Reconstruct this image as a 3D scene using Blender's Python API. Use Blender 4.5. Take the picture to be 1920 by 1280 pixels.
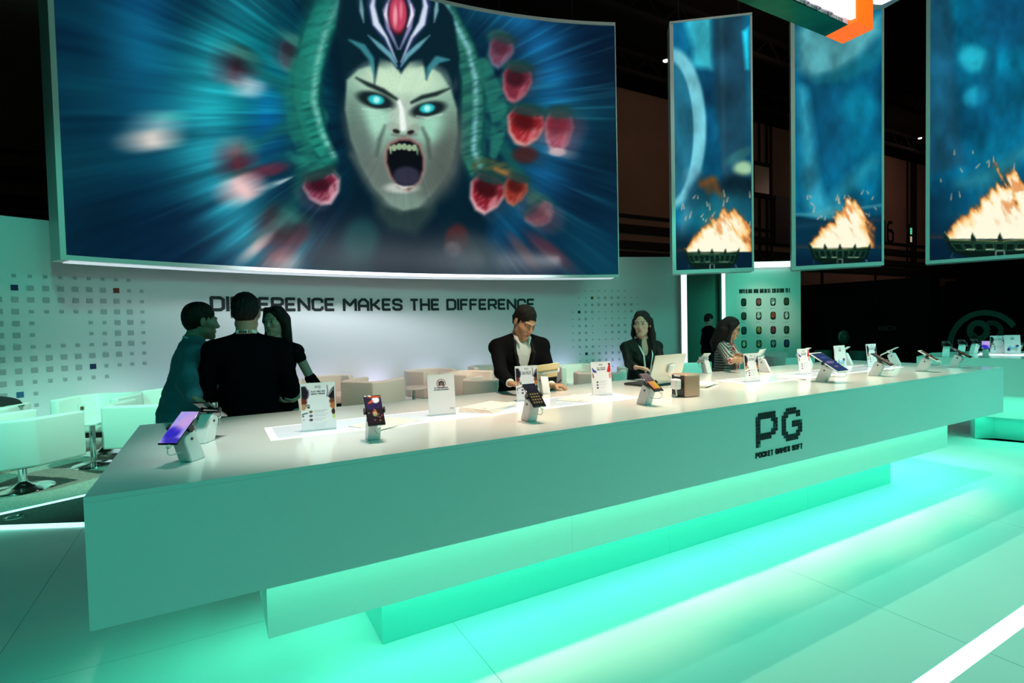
import bpy, bmesh, math, random
import numpy as np
from mathutils import Vector, Matrix, Euler
for o in list(bpy.data.objects): bpy.data.objects.remove(o)
S = bpy.context.scene
COL = S.collection
PI = math.pi
# ------------------------------------------------------------------ camera
FPX = 996.263
EYE = np.array([0.0, 0.0, 1.465])
def _n(v): return v/np.linalg.norm(v)
_d1 = _n(np.array([1775.0, 73.0, -FPX])); _d2 = _n(np.array([-560.0, 20.0, -FPX]))
_d2 = _n(_d2-_d1*(_d1@_d2)); _d3 = np.cross(_d1, _d2)
RC = np.array([_d1, _d2, _d3])
cam = bpy.data.objects.new('camera', bpy.data.cameras.new('camera')); COL.objects.link(cam)
cam.data.sensor_width = 36; cam.data.lens = FPX*36/1920
cam.data.clip_start = 0.02; cam.data.clip_end = 200
M4 = Matrix([[RC[i][j] for j in range(3)]+[EYE[i]] for i in range(3)]+[[0, 0, 0, 1]])
cam.matrix_world = M4; S.camera = cam
# ------------------------------------------------------------------ world, exposure
w = bpy.data.worlds.new('dark_hall'); S.world = w; w.use_nodes = True
w.node_tree.nodes['Background'].inputs[0].default_value = (0.25, 0.6, 0.6, 1)
w.node_tree.nodes['Background'].inputs[1].default_value = 0.004
S.view_settings.view_transform = 'Standard'; S.view_settings.look = 'None'
S.view_settings.exposure = 0.0; S.view_settings.gamma = 1.0
S.view_settings.use_curve_mapping = False
# ------------------------------------------------------------------ stage lights
def aim(o, p, t):
    d = Vector(t)-Vector(p); o.location = p; o.rotation_euler = d.to_track_quat('-Z', 'Y').to_euler()
def area(p, t, sx, sy, power, col, spread=180):
    l = bpy.data.lights.new('stage_light', 'AREA'); l.shape = 'RECTANGLE'; l.size = sx; l.size_y = sy
    l.energy = power; l.color = col; l.spread = math.radians(spread)
    o = bpy.data.objects.new('stage_light', l); COL.objects.link(o); aim(o, p, t); return o
def spot(p, t, power, col, ang, blend=0.6, r=0.06):
    l = bpy.data.lights.new('spot_light', 'SPOT'); l.energy = power; l.color = col
    l.spot_size = math.radians(ang); l.spot_blend = blend; l.shadow_soft_size = r
    o = bpy.data.objects.new('spot_light', l); COL.objects.link(o); aim(o, p, t); return o
CY = (0.09, 1.0, 0.60); CY2 = (0.10, 1.0, 0.74); WARM = (1.0, 0.74, 0.56); VIO = (0.62, 0.60, 1.0); WHT = (0.88, 0.93, 1.0)
# LED tape under the overhangs of the main counter (front, both ends)
def tape(p, t, sx, sy, power, col=CY): return area(p, t, sx, sy, power, col, 170)
L1 = tape((2.9, 2.07, 0.575), (2.9, 2.02, 0), 6.0, 0.10, 10)
L2 = tape((2.9, 2.30, 0.288), (2.9, 2.28, 0), 5.0, 0.10, 7)
tape((-0.11, 2.65, 0.575), (-0.13, 2.65, 0), 0.3, 1.2, 2)
tape((0.38, 2.70, 0.288), (0.36, 2.70, 0), 0.3, 0.8, 2)
tape((5.85, 2.65, 0.575), (5.87, 2.65, 0), 0.3, 1.2, 7)
tape((5.36, 2.70, 0.288), (5.38, 2.70, 0), 0.3, 0.8, 5)
# overhead cyan floods on the visitors' side
area((5.5, -2.2, 5.2), (4.2, 1.6, 0.3), 5.0, 1.2, 135, CY2)
area((1.0, -2.6, 4.8), (1.2, 1.8, 0.2), 3.0, 1.0, 20, CY2)
area((9.5, -1.0, 5.0), (9.0, 2.5, 0.0), 3.0, 1.5, 110, CY2)
spot((7.2, 2.0, 5.2), (7.4, 4.6, 0.0), 520, (0.08, 1.0, 0.72), 46, 0.9, 0.2)  # extra fill, added to brighten the dim floor between the counters
# warm spots above the counter
for x_, e_ in ((0.75, 750), (1.75, 1100), (2.8, 1250), (3.85, 1250), (4.85, 1000)):
    spot((x_+0.3, 2.05, 5.8), (x_, 2.62, 0.98), e_*.98, WARM, 25, 0.9, 0.1)
spot((1.3, 1.2, 4.6), (2.0, 3.55, 1.40), 420, WARM, 15, 0.8, 0.08)  # this and the next two: spots added to light the people's faces
spot((1.2, 0.6, 4.2), (3.3, 3.6, 1.4), 330, (0.45, 1.0, 0.75), 14, 0.8, 0.08)
spot((3.2, 1.0, 4.6), (4.4, 3.6, 1.2), 300, (0.9, 0.95, 0.8), 15, 0.8, 0.08)
spot((0.4, 2.2, 5.6), (0.32, 2.60, 0.98), 620, (0.72, 0.95, 0.90), 19, 0.9, 0.1)
spot((5.6, 1.4, 5.0), (5.8, 2.7, 0.98), 300, (0.35, 1.0, 0.85), 34, 0.8, 0.1)
spot((-2.2, -1.0, 4.5), (-1.3, 3.4, 0.0), 170, (0.0, 1.0, 0.70), 60, 1.0, 0.3)  # cyan fill added to colour the floor at the left
area((4.1, 5.0, 6.2), (4.1, 0.5, 0.0), 3.8, 0.05, 20, (0.62, 1.0, 0.62), 60)  # two line lights added to throw pale bands across the front floor
area((4.2, 4.2, 6.6), (4.2, 0.2, 0.0), 4.0, 0.05, 14, (0.45, 1.0, 0.80), 60)
# cyan lounge floods
spot((-3.2, 3.6, 5.0), (-1.6, 6.9, 0.5), 1050, (0.16, 1.0, 0.70), 40, 0.7, 0.1)
spot((0.5, 4.6, 5.0), (-1.2, 7.6, 0.4), 900, (0.55, 1.0, 0.75), 36, 0.7, 0.1)
spot((2.6, 5.2, 4.8), (2.4, 7.9, 0.5), 650, (1.0, 0.66, 0.48), 44, 0.6, 0.1)
spot((4.2, 5.6, 4.6), (4.6, 7.3, 0.5), 500, (1.0, 0.66, 0.48), 40, 0.6, 0.1)
spot((5.6, 4.4, 4.6), (6.4, 7.4, 0.5), 500, (0.30, 1.0, 0.75), 40, 0.6, 0.1)
# ------------------------------------------------------------------ pixel helpers (measurements taken from the photograph)
def ray(x, y): return RC@np.array([x-960.0, 640.0-y, -FPX])
def atz(x, y, z): r = ray(x, y); return EYE+r*((z-EYE[2])/r[2])
def atY(x, y, Y): r = ray(x, y); return EYE+r*(Y/r[1])
def hz(x): return 629-.0227*x
def dep(x, d, z=0.0):
    r = ray(x, hz(x)); v = RC.T@r; p = EYE+r*(d/-v[2]); return np.array([p[0], p[1], z])
def proj(p):
    v = RC.T@(np.asarray(p, float)-EYE); return 960+FPX*v[0]/-v[2], 640-FPX*v[1]/-v[2]
# ------------------------------------------------------------------ materials
def s2l(c):
    c = np.asarray(c, float)
    return np.where(c <= 0.04045, c/12.92, ((np.maximum(c, 0)+0.055)/1.055)**2.4)
def rgb(r, g, b): return tuple(float(v) for v in s2l(np.array([r, g, b])/255.0))
MATS = {}
def mat(name, col=(.8, .8, .8), rough=.5, metal=0, emit=None, es=0, spec=.5, coat=0, bump=0, bscale=40, noise=0, nscale=8, trans=0, alpha=1, vcol=False, bstretch=None, sheen=0):
    if name in MATS: return MATS[name]
    m = bpy.data.materials.new(name); m.use_nodes = True; nt = m.node_tree; b = nt.nodes['Principled BSDF']
    b.inputs['Base Color'].default_value = (*col, 1); b.inputs['Roughness'].default_value = rough
    b.inputs['Metallic'].default_value = metal; b.inputs['Specular IOR Level'].default_value = spec
    b.inputs['Coat Weight'].default_value = coat; b.inputs['Coat Roughness'].default_value = 0.08
    if trans: b.inputs['Transmission Weight'].default_value = trans
    if sheen: b.inputs['Sheen Weight'].default_value = sheen
    if alpha < 1: b.inputs['Alpha'].default_value = alpha
    if emit: b.inputs['Emission Color'].default_value = (*emit, 1); b.inputs['Emission Strength'].default_value = es
    tc = nt.nodes.new('ShaderNodeTexCoord')
    if vcol:
        a = nt.nodes.new('ShaderNodeVertexColor'); a.layer_name = 'Col'
        if vcol == 'emit':
            b.inputs['Base Color'].default_value = (0.01, 0.01, 0.01, 1)
            nt.links.new(a.outputs[0], b.inputs['Emission Color']); b.inputs['Emission Strength'].default_value = es or 1
        else: nt.links.new(a.outputs[0], b.inputs['Base Color'])
    if noise:
        n = nt.nodes.new('ShaderNodeTexNoise'); n.inputs['Scale'].default_value = nscale; n.inputs['Detail'].default_value = 6
        nt.links.new(tc.outputs['Object'], n.inputs['Vector'])
        mx = nt.nodes.new('ShaderNodeMixRGB'); mx.blend_type = 'MULTIPLY'; mx.inputs[0].default_value = 1
        mr = nt.nodes.new('ShaderNodeMapRange'); mr.inputs[1].default_value = .25; mr.inputs[2].default_value = .75
        mr.inputs[3].default_value = 1-noise; mr.inputs[4].default_value = 1+noise
        nt.links.new(n.outputs['Fac'], mr.inputs[0])
        mx.inputs[1].default_value = (*col, 1); nt.links.new(mr.outputs[0], mx.inputs[2])
        nt.links.new(mx.outputs[0], b.inputs['Base Color'])
    if bump:
        n = nt.nodes.new('ShaderNodeTexNoise'); n.inputs['Scale'].default_value = bscale; n.inputs['Detail'].default_value = 4
        if bstretch:
            mp = nt.nodes.new('ShaderNodeMapping'); mp.inputs['Scale'].default_value = bstretch
            nt.links.new(tc.outputs['Object'], mp.inputs[0]); nt.links.new(mp.outputs[0], n.inputs['Vector'])
        else: nt.links.new(tc.outputs['Object'], n.inputs['Vector'])
        bp = nt.nodes.new('ShaderNodeBump'); bp.inputs['Strength'].default_value = bump; bp.inputs['Distance'].default_value = 0.01
        nt.links.new(n.outputs['Fac'], bp.inputs['Height']); nt.links.new(bp.outputs[0], b.inputs['Normal'])
    MATS[name] = m; return m
# ------------------------------------------------------------------ object helpers
def tag(o, label=None, cat=None, group=None, kind=None):
    if label: o['label'] = label
    if cat: o['category'] = cat
    if group: o['group'] = group
    if kind: o['kind'] = kind
    return o
def empty(name, loc=(0, 0, 0), rz=0, label=None, cat=None, group=None, kind=None):
    o = bpy.data.objects.new(name, None); COL.objects.link(o); o.location = [float(v) for v in loc]
    o.rotation_euler = (0, 0, rz); o.empty_display_size = .1
    return tag(o, label, cat, group, kind)
def mk(name, V, F, m, parent=None, smooth=False, vc=None, **kw):
    me = bpy.data.meshes.new(name)
    V = np.asarray(V, dtype=np.float64)
    if isinstance(F, np.ndarray):
        me.vertices.add(len(V)); me.vertices.foreach_set('co', V.astype(np.float32).ravel())
        n, k = F.shape; me.loops.add(n*k); me.loops.foreach_set('vertex_index', F.astype(np.int32).ravel())
        me.polygons.add(n); me.polygons.foreach_set('loop_start', np.arange(0, n*k, k, dtype=np.int32))
        me.polygons.foreach_set('loop_total', np.full(n, k, dtype=np.int32)); me.update(calc_edges=True); me.validate()
    else: me.from_pydata([tuple(v) for v in V], [], F)
    if smooth: me.polygons.foreach_set('use_smooth', np.ones(len(me.polygons), dtype=bool))
    if vc is not None:
        a = me.color_attributes.new('Col', 'FLOAT_COLOR', 'POINT')
        c = np.ones((len(V), 4), dtype=np.float32); c[:, :3] = vc; a.data.foreach_set('color', c.ravel())
    me.materials.append(m)
    o = bpy.data.objects.new(name, me); COL.objects.link(o)
    if parent is not None: o.parent = parent
    return tag(o, **kw)
def copy_tree(o, parent=None):
    c = o.copy(); COL.objects.link(c); c.parent = parent
    for ch in [x for x in KIDS.get(o.name, ())]: copy_tree(ch, c)
    return c
KIDS = {}
def kids_of(o):
    KIDS.clear()
    for x in bpy.data.objects:
        if x.parent is not None: KIDS.setdefault(x.parent.name, []).append(x)
def dup(o, loc, rz, label=None, group=None):
    kids_of(o); c = copy_tree(o); c.location = [float(v) for v in loc]; c.rotation_euler = (0, 0, rz)
    if label: c['label'] = label
    if group: c['group'] = group
    return c
class MB:
    def __init__(s): s.V = []; s.F = []; s.X = None
    def raw(s, V, F):
        b = len(s.V)
        for v in V:
            v = Vector(v); s.V.append(tuple(s.X@v) if s.X is not None else tuple(v))
        s.F += [[i+b for i in f] for f in F]; return s
    def box(s, c, d, rot=None, bev=0, seg=2):
        hx, hy, hzz = d[0]/2, d[1]/2, d[2]/2
        if not bev:
            V = [(x, y, z) for x in (-hx, hx) for y in (-hy, hy) for z in (-hzz, hzz)]
            F = [(0, 1, 3, 2), (4, 6, 7, 5), (0, 4, 5, 1), (2, 3, 7, 6), (0, 2, 6, 4), (1, 5, 7, 3)]
        else:
            bm = bmesh.new(); bmesh.ops.create_cube(bm, size=1)
            for v in bm.verts: v.co = Vector((v.co.x*d[0], v.co.y*d[1], v.co.z*d[2]))
            bmesh.ops.bevel(bm, geom=bm.edges[:], offset=bev, segments=seg, affect='EDGES', profile=.5)
            V = [v.co.copy() for v in bm.verts]; bm.verts.index_update(); F = [[v.index for v in f.verts] for f in bm.faces]; bm.free()
        R = Euler(rot).to_matrix() if rot is not None and not isinstance(rot, Matrix) else rot
        return s.raw([(R@Vector(v) if R is not None else Vector(v))+Vector([float(q) for q in c]) for v in V], F)
    def cyl(s, a, b, r0, r1=None, n=20, caps=True):
        r1 = r0 if r1 is None else r1; a = Vector(a); b = Vector(b); d = (b-a).normalized()
        u = d.orthogonal().normalized(); v = d.cross(u)
        V = []
        for p, r in ((a, r0), (b, r1)):
            for i in range(n):
                t = 2*PI*i/n; V.append(p+u*(r*math.cos(t))+v*(r*math.sin(t)))
        F = [[i, (i+1) % n, n+(i+1) % n, n+i] for i in range(n)]
        if caps: F += [list(range(n))[::-1], list(range(n, 2*n))]
        return s.raw(V, F)
    def tube(s, pts, r, n=8):
        P = [Vector([float(q) for q in p]) for p in pts]; V = []; F = []
        u = None
        for i, p in enumerate(P):
            d = (P[min(i+1, len(P)-1)]-P[max(i-1, 0)]).normalized()
            u = d.orthogonal().normalized() if u is None else (u-d*u.dot(d)).normalized()
            v = d.cross(u); rr = r[i] if isinstance(r, (list, tuple)) else r
            for k in range(n):
                t = 2*PI*k/n; V.append(p+u*(rr*math.cos(t))+v*(rr*math.sin(t)))
        for i in range(len(P)-1):
            for k in range(n): F.append([i*n+k, i*n+(k+1) % n, (i+1)*n+(k+1) % n, (i+1)*n+k])
        F += [list(range(n))[::-1], list(range((len(P)-1)*n, len(P)*n))]
        return s.raw(V, F)
    def lathe(s, prof, c=(0, 0, 0), n=28):
        V = []; F = []
        for r, z in prof:
            for k in range(n):
                t = 2*PI*k/n; V.append((c[0]+r*math.cos(t), c[1]+r*math.sin(t), c[2]+z))
        for i in range(len(prof)-1):
            for k in range(n): F.append([i*n+k, i*n+(k+1) % n, (i+1)*n+(k+1) % n, (i+1)*n+k])
        F += [list(range(n))[::-1], list(range((len(prof)-1)*n, len(prof)*n))]
        return s.raw(V, F)
    def prism(s, poly, z0, z1):
        n = len(poly); V = [(p[0], p[1], z0) for p in poly]+[(p[0], p[1], z1) for p in poly]
        F = [list(range(n))[::-1], list(range(n, 2*n))]+[[i, (i+1) % n, n+(i+1) % n, n+i] for i in range(n)]
        return s.raw(V, F)
    def build(s, name, m, parent=None, smooth=False, fix=True, **kw):
        me = bpy.data.meshes.new(name); me.from_pydata(s.V, [], s.F)
        if fix:
            bm = bmesh.new(); bm.from_mesh(me); bmesh.ops.recalc_face_normals(bm, faces=bm.faces[:]); bm.to_mesh(me); bm.free()
        if smooth:
            me.polygons.foreach_set('use_smooth', np.ones(len(me.polygons), dtype=bool))
            try: me.set_sharp_from_angle(angle=math.radians(40))
            except Exception: pass
        me.materials.append(m); o = bpy.data.objects.new(name, me); COL.objects.link(o)
        if parent is not None: o.parent = parent
        return tag(o, **kw)
# ------------------------------------------------------------------ stroke lettering
GL = {
'A': (.62, [[(0, 0), (0, .72), (.2, 1), (.42, 1), (.62, .72), (.62, 0)], [(0, .36), (.62, .36)]]),
'B': (.6, [[(0, 0), (0, 1), (.48, 1), (.6, .88), (.6, .62), (.5, .52), (0, .52)], [(.5, .52), (.62, .4), (.62, .12), (.5, 0), (0, 0)]]),
'C': (.6, [[(.6, .8), (.6, .87), (.47, 1), (.13, 1), (0, .87), (0, .13), (.13, 0), (.47, 0), (.6, .13), (.6, .2)]]),
'D': (.62, [[(0, 0), (0, 1), (.47, 1), (.62, .85), (.62, .15), (.47, 0), (0, 0)]]),
'E': (.52, [[(.54, 1), (0, 1), (0, 0), (.54, 0)], [(0, .5), (.48, .5)]]),
'F': (.52, [[(.54, 1), (0, 1), (0, 0)], [(0, .5), (.48, .5)]]),
'G': (.62, [[(.62, .82), (.62, .87), (.49, 1), (.13, 1), (0, .87), (0, .13), (.13, 0), (.49, 0), (.62, .13), (.62, .48), (.34, .48)]]),
'H': (.6, [[(0, 0), (0, 1)], [(.6, 0), (.6, 1)], [(0, .5), (.6, .5)]]),
'I': (.0, [[(0, 0), (0, 1)]]),
'K': (.6, [[(0, 0), (0, 1)], [(0, .48), (.2, .48), (.58, 1)], [(.2, .48), (.6, 0)]]),
'L': (.5, [[(0, 1), (0, 0), (.52, 0)]]),
'M': (.78, [[(0, 0), (0, 1), (.39, .42), (.78, 1), (.78, 0)]]),
'N': (.64, [[(0, 0), (0, 1), (.64, 0), (.64, 1)]]),
'O': (.62, [[(.13, 0), (.49, 0), (.62, .13), (.62, .87), (.49, 1), (.13, 1), (0, .87), (0, .13), (.13, 0)]]),
'P': (.6, [[(0, 0), (0, 1), (.47, 1), (.6, .87), (.6, .57), (.47, .44), (0, .44)]]),
'R': (.6, [[(0, 0), (0, 1), (.47, 1), (.6, .87), (.6, .57), (.47, .44), (0, .44)], [(.36, .44), (.62, 0)]]),
'S': (.58, [[(.58, .82), (.58, .88), (.46, 1), (.12, 1), (0, .88), (0, .65), (.12, .54), (.46, .47), (.58, .36), (.58, .12), (.46, 0), (.12, 0), (0, .12), (0, .18)]]),
'T': (.56, [[(0, 1), (.56, 1)], [(.28, 1), (.28, 0)]]),
'U': (.62, [[(0, 1), (0, .13), (.13, 0), (.49, 0), (.62, .13), (.62, 1)]]),
'V': (.62, [[(0, 1), (.31, 0), (.62, 1)]]),
'W': (.9, [[(0, 1), (.2, 0), (.45, .8), (.7, 0), (.9, 1)]]),
'X': (.6, [[(0, 0), (.6, 1)], [(0, 1), (.6, 0)]]),
'Y': (.6, [[(0, 1), (.3, .5), (.6, 1)], [(.3, .5), (.3, 0)]]),
'Z': (.56, [[(0, 1), (.56, 1), (0, 0), (.56, 0)]]),
'1': (.2, [[(0, .8), (.2, 1), (.2, 0)]]),
'6': (.58, [[(.5, 1), (.15, 1), (0, .82), (0, .12), (.12, 0), (.46, 0), (.58, .12), (.58, .46), (.46, .58), (0, .58)]]),
' ': (.22, []), '&': (.6, [[(.62, .0), (.1, .75), (.12, .95), (.28, 1), (.42, .9), (.4, .72), (.05, .35), (.03, .12), (.18, 0), (.4, .05), (.62, .42)]]),
}
def text_len(t, gap=.26, ws=1.0): return sum(GL[c][0]*ws+gap for c in t)-gap
def text_mb(t, h, th, place, gap=.26, ws=1.0, depth=.004):
    """place(u, v, d) -> 3D point; u along the line, v up, d out of the surface. returns MB"""
    mb = MB(); u0 = 0; ht = th/2
    for c in t:
        wd, strokes = GL[c]
        for st in strokes:
            P = [np.array([u0+x*ws*h, y*(h-th)+ht]) for x, y in st]
            for i in range(len(P)-1):
                a, b = P[i], P[i+1]; d = _n(b-a); nn = np.array([-d[1], d[0]])
                ea = ht if i > 0 else (ht if abs(d[0]) > .9 or abs(d[1]) > .9 else 0); eb = ea if i+1 == len(P)-1 else ht*.4
                ea = ht*.4 if i > 0 else (ht if abs(d[1]) > .95 and len(st) > 1 else 0); 
                if i+1 == len(P)-1: eb = ht if abs(d[1]) > .95 else 0
                A = a-d*ea; B = b+d*eb
                q = [A+nn*ht, A-nn*ht, B-nn*ht, B+nn*ht]
                V = [place(p[0], p[1], 0) for p in q]+[place(p[0], p[1], depth) for p in q]
                mb.raw(V, [(0, 1, 2, 3), (4, 7, 6, 5), (0, 4, 5, 1), (1, 5, 6, 2), (2, 6, 7, 3), (3, 7, 4, 0)])
        u0 += (wd*ws+gap)*h
    return mb
# numpy noise
def _hash(i, j, s=0):
    n = (i.astype(np.int64)*374761393+j.astype(np.int64)*668265263+s*974634777) & 0xffffffff
    n = ((n ^ (n >> 13))*1274126177) & 0xffffffff
    return ((n ^ (n >> 16)) & 0xffff)/65535.0
def vnoise(x, y, s=0):
    i = np.floor(x); j = np.floor(y); fx = x-i; fy = y-j; fx = fx*fx*(3-2*fx); fy = fy*fy*(3-2*fy)
    a = _hash(i, j, s); b = _hash(i+1, j, s); c = _hash(i, j+1, s); d = _hash(i+1, j+1, s)
    return (a*(1-fx)+b*fx)*(1-fy)+(c*(1-fx)+d*fx)*fy
def fbm(x, y, s=0, o=4):
    t = 0; a = .5
    for k in range(o): t = t+a*vnoise(x*2**k, y*2**k, s+k); a *= .5
    return t/(1-.5**o)
# ================================================================== SETTING
M_floor = mat('white_gloss_floor', (.80, .80, .80), .42, spec=.35, noise=.03, nscale=1.5)
M_under = mat('dark_subfloor', (.03, .05, .05), .8)
M_lam = mat('white_laminate', (.80, .80, .79), .35, spec=.4)
M_top = mat('white_gloss_top', (.80, .80, .79), .16, spec=.5, coat=.3)
M_black = mat('black_print', (.006, .006, .008), .6)
M_carpet = mat('grey_carpet', (.42, .41, .37), .95, bump=.8, bscale=160, noise=.35, nscale=55, spec=.1)
M_carpetd = mat('dark_carpet', (.085, .085, .08), .95, bump=.8, bscale=160, noise=.3, nscale=60, spec=.1)
M_ledc = mat('led_cyan', (.5, .8, .8), .4, emit=(.45, 1.0, .88), es=1.6)
M_ledw = mat('led_white', (.8, .9, .9), .4, emit=(.50, 1.0, .93), es=1.7)
fl = empty('floor', kind='structure')
MB().box((8, 6, -.06), (44, 34, .06)).build('floor_base', M_under, fl)
gap = .003; P0x, P0y, PS = -.91, 2.92, 1.89
LEDY = 1.005
for i in range(-4, 7):
    for j in range(-3, 3):
        x0 = P0x+PS*i; y0 = P0y+PS*j; x1 = x0+PS; y1 = y0+PS
        segs = [(y0, y1)]
        if y0 < LEDY+.04 and y1 > LEDY-.04: segs = [(y0, LEDY-.036), (LEDY+.036, y1)]
        for a, b in segs:
            if b-a < .02: continue
            if x1 > -1.2 and x0 < -.92 and False: continue
            MB().box(((x0+x1)/2, (a+b)/2, -.015), (PS-gap, b-a-gap, .03)).build('floor_panel', M_floor, fl)
strip = MB().box((6.0, LEDY, -.012), (14, .068, .024)).build('floor_light_strip', M_ledw, label='glowing white light line let into the floor at the lower right', cat='light strip')
# lounge carpet (polygon) with its lit edge
e0 = atz(0, 991, 0); e1 = atz(150, 985.5, 0); eu = _n((e1-e0)[:2]); en = np.array([-eu[1], eu[0]])
g0 = atz(0, 967, 0); g1 = atz(148, 934, 0); gu = _n((g1-g0)[:2])
A = e0[:2]-eu*4.0; B = e1[:2]+eu*.12
far = [(B[0]+.02, 5.7), (6.0, 5.0), (12.6, 8.3), (12.6, 10.6), (-8, 10.6), (-8, 6)]
G0 = g0[:2]-gu*3.5; G1 = g1[:2]+gu*.5
def strip2(name, a, b, wdt, z0, z1, m, **kw):
    a = np.array(a[:2]); b = np.array(b[:2]); d = _n(b-a); n = np.array([-d[1], d[0]])*wdt/2
    return MB().prism([a-n, b-n, b+n, a+n], z0, z1).build(name, m, **kw)
_M = np.array([[eu[0], -gu[0]], [eu[1], -gu[1]]]); _s = np.linalg.solve(_M, g0[:2]-e0[:2]); IX = e0[:2]+eu*_s[0]
G0 = IX
MB().prism([A, IX, G1, (1.5, 6.25), (6.5, 5.6), (12.6, 7.6), (12.6, 10.8), (-8, 10.8), (-8, A[1])], .001, .014).build('floor_carpet', M_carpet, kind='structure')
MB().prism([IX+gu*.03+np.array([.05, 0]), B, G1+np.array([.0, -.02])], .001, .012).build('floor_carpet_dark', M_carpetd, kind='structure')
strip2('edge_light_strip', G0+gu*.12, G1, .035, .002, .02, M_ledc, label='cyan light line between the grey carpet and the dark carpet at left', cat='light strip')
strip2('edge_light_strip', A+en*0, B, .045, .002, .02, M_ledc, label='cyan light line between the dark carpet and the white floor at left', cat='light strip')
ring = atz(28, 973, 0)
t = empty('floor_uplight', (ring[0], ring[1], .012), 0, 'round floor uplight set in the dark carpet between the light lines', 'light')
MB().lathe([(.075, .0), (.075, .004), (.055, .005), (.052, .001)], n=32).build('ring', mat('chrome', (.75, .78, .78), .12, 1), t, smooth=True)
MB().lathe([(.05, 0), (.05, .002)], n=32).build('lens', mat('lens_glass', (.05, .12, .12), .1), t)
# back wall, a concave arc
WC = np.array([3.85, -4.65]); WR = 14.9; WH = 2.965
def wpt(a, r=WR): return np.array([WC[0]+r*math.sin(a), WC[1]+r*math.cos(a)])
def wang(p): return math.atan2(p[0]-WC[0], p[1]-WC[1])
aL = wang(np.array([-6.5, 6.0])); aR = wang(dep(1277, 12.68)[:2])
M_wall = mat('white_wall', (.72, .72, .73), .55, spec=.3)
N = 60; V = []; F = []
for i in range(N+1):
    a = aL+(aR-aL)*i/N; p = wpt(a); q = wpt(a, WR+.14)
    V += [(p[0], p[1], 0), (p[0], p[1], WH), (q[0], q[1], WH), (q[0], q[1], 0)]
for i in range(N):
    for k in range(4): F.append([i*4+k, i*4+(k+1) % 4, (i+1)*4+(k+1) % 4, (i+1)*4+k])
F += [[0, 3, 2, 1], [N*4+k for k in range(4)]]
wall = mk('wall_back', V, F, M_wall, kind='structure')
def onwall(x, y, off=0):
    r = ray(x, y); lo, hi = 1e-4, .05
    for _ in range(60):
        m_ = (lo+hi)/2; p = EYE[:2]+r[:2]*m_
        if np.linalg.norm(p-WC) < WR-off: lo = m_
        else: hi = m_
    return EYE+r*lo
def wplace(a0, z0, off=.004):
    def f(u, v, d):
        a = a0+u/WR; p = wpt(a, WR-off-d); return (p[0], p[1], z0+v)
    return f
# lettering
tA = onwall(397, 583); tB = onwall(1001, 580); zt = onwall(640, 583)[2]
zT = onwall(640, 558.5)[2]; hgt = zT-zt
txt = 'DIFFERENCE MAKES THE DIFFERENCE'
arc = (wang(tB)-wang(tA))*WR; th = hgt*.205
ws = (arc/hgt-(len(txt)-1)*.27)/sum(GL[c][0] for c in txt)
text_mb(txt, hgt, th, wplace(wang(tA), zt), gap=.27, ws=ws).build('lettering', M_black, wall, fix=False)
# printed squares on the wall: two clouds
M_sq = mat('grey_print', (.40, .41, .43), .6); M_nv = mat('navy_print', (.012, .012, .09), .6); M_rd = mat('red_print', (.22, .015, .008), .6); M_oc = mat('ochre_print', (.16, .08, .01), .6); M_bl = mat('blue_print', (.02, .12, .25), .6)
def squares(specs, m, name='printed_square_pattern'):
    mb = MB()
    for a, z, s in specs:
        pl = wplace(a, z)
        q = [(-s/2, -s/2), (s/2, -s/2), (s/2, s/2), (-s/2, s/2)]
        Vv = [pl(u, v, 0) for u, v in q]+[pl(u, v, .003) for u, v in q]
        mb.raw(Vv, [(0, 3, 2, 1), (4, 5, 6, 7), (0, 1, 5, 4), (1, 2, 6, 5), (2, 3, 7, 6), (3, 0, 4, 7)])
    return mb.build(name, m, wall)
L_ = []  # left cloud: columns at these photo x on the second row, rows by z
pa = onwall(27, 539); pb = onwall(243, 546)
ang0 = wang(pa); dA = (wang(onwall(218, 545.5))-ang0)/7
zr0 = onwall(110, 541.5)[2]; zr1 = onwall(117, 669)[2]; dz = (zr0-zr1)/6
rows = {-1: '.ssssssss', 0: 'Nbbbbbb R..', 1: 'bbbbbbbb..', 2: 'bssssbbb..', 3: 'bs...sbb.', 4: 'bs...ssbb.', 5: 'bsssssbbb.', 6: 'bbbbbbbbss'}
grid = {
-1: 'ssssssssssxx', 0: ' NbbbbbbRss', 1: 'bbbbbbbbbss', 2: 'bbsssssbbbs', 3: 'bbs   ssbbs', 4: 'bbs   ssbbs', 5: 'bbssssssbbs'[:11], 6: 'bbbbbbbbbss', 7: 'bbbbbbNssss', 8: 'bbssssss', 9: 'bUs', 10: 'bbs'}
for r_, st in grid.items():
    for k, ch in enumerate(st):
        a = ang0+dA*(k-1); z = zr0-dz*r_
        if ch == 'b': L_.append((a, z, .066, 'g'))
        elif ch == 's': L_.append((a, z, .042, 'g'))
        elif ch in 'NRU': L_.append((a, z, .07, ch))
pc = onwall(1197, 558); pd = onwall(1097, 558.5)
q0 = onwall(1085.5, 585); q1 = onwall(1110, 558.4); dB = (wang(onwall(1159, 558))-wang(onwall(1110, 558.4)))/4
zc0 = onwall(1110, 558.4)[2]; zc1 = onwall(1100, 663)[2]; dzc = (zc0-zc1)/8
grid2 = {-1: '  sssssss', 0: ' ssObbbbssss'[:11], 1: ' sbbbbbbbbs', 2: 'sNbbsssssbbs', 3: 'sbbsssssss', 4: 'sbbs sbbbbb', 5: 'sbbs sbbbbb', 6: 'sbbssssss', 7: 'sbbbssss', 8: ' sBbbbbb', 9: ' ssbbbbb', 10: '   ssss'}
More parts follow.
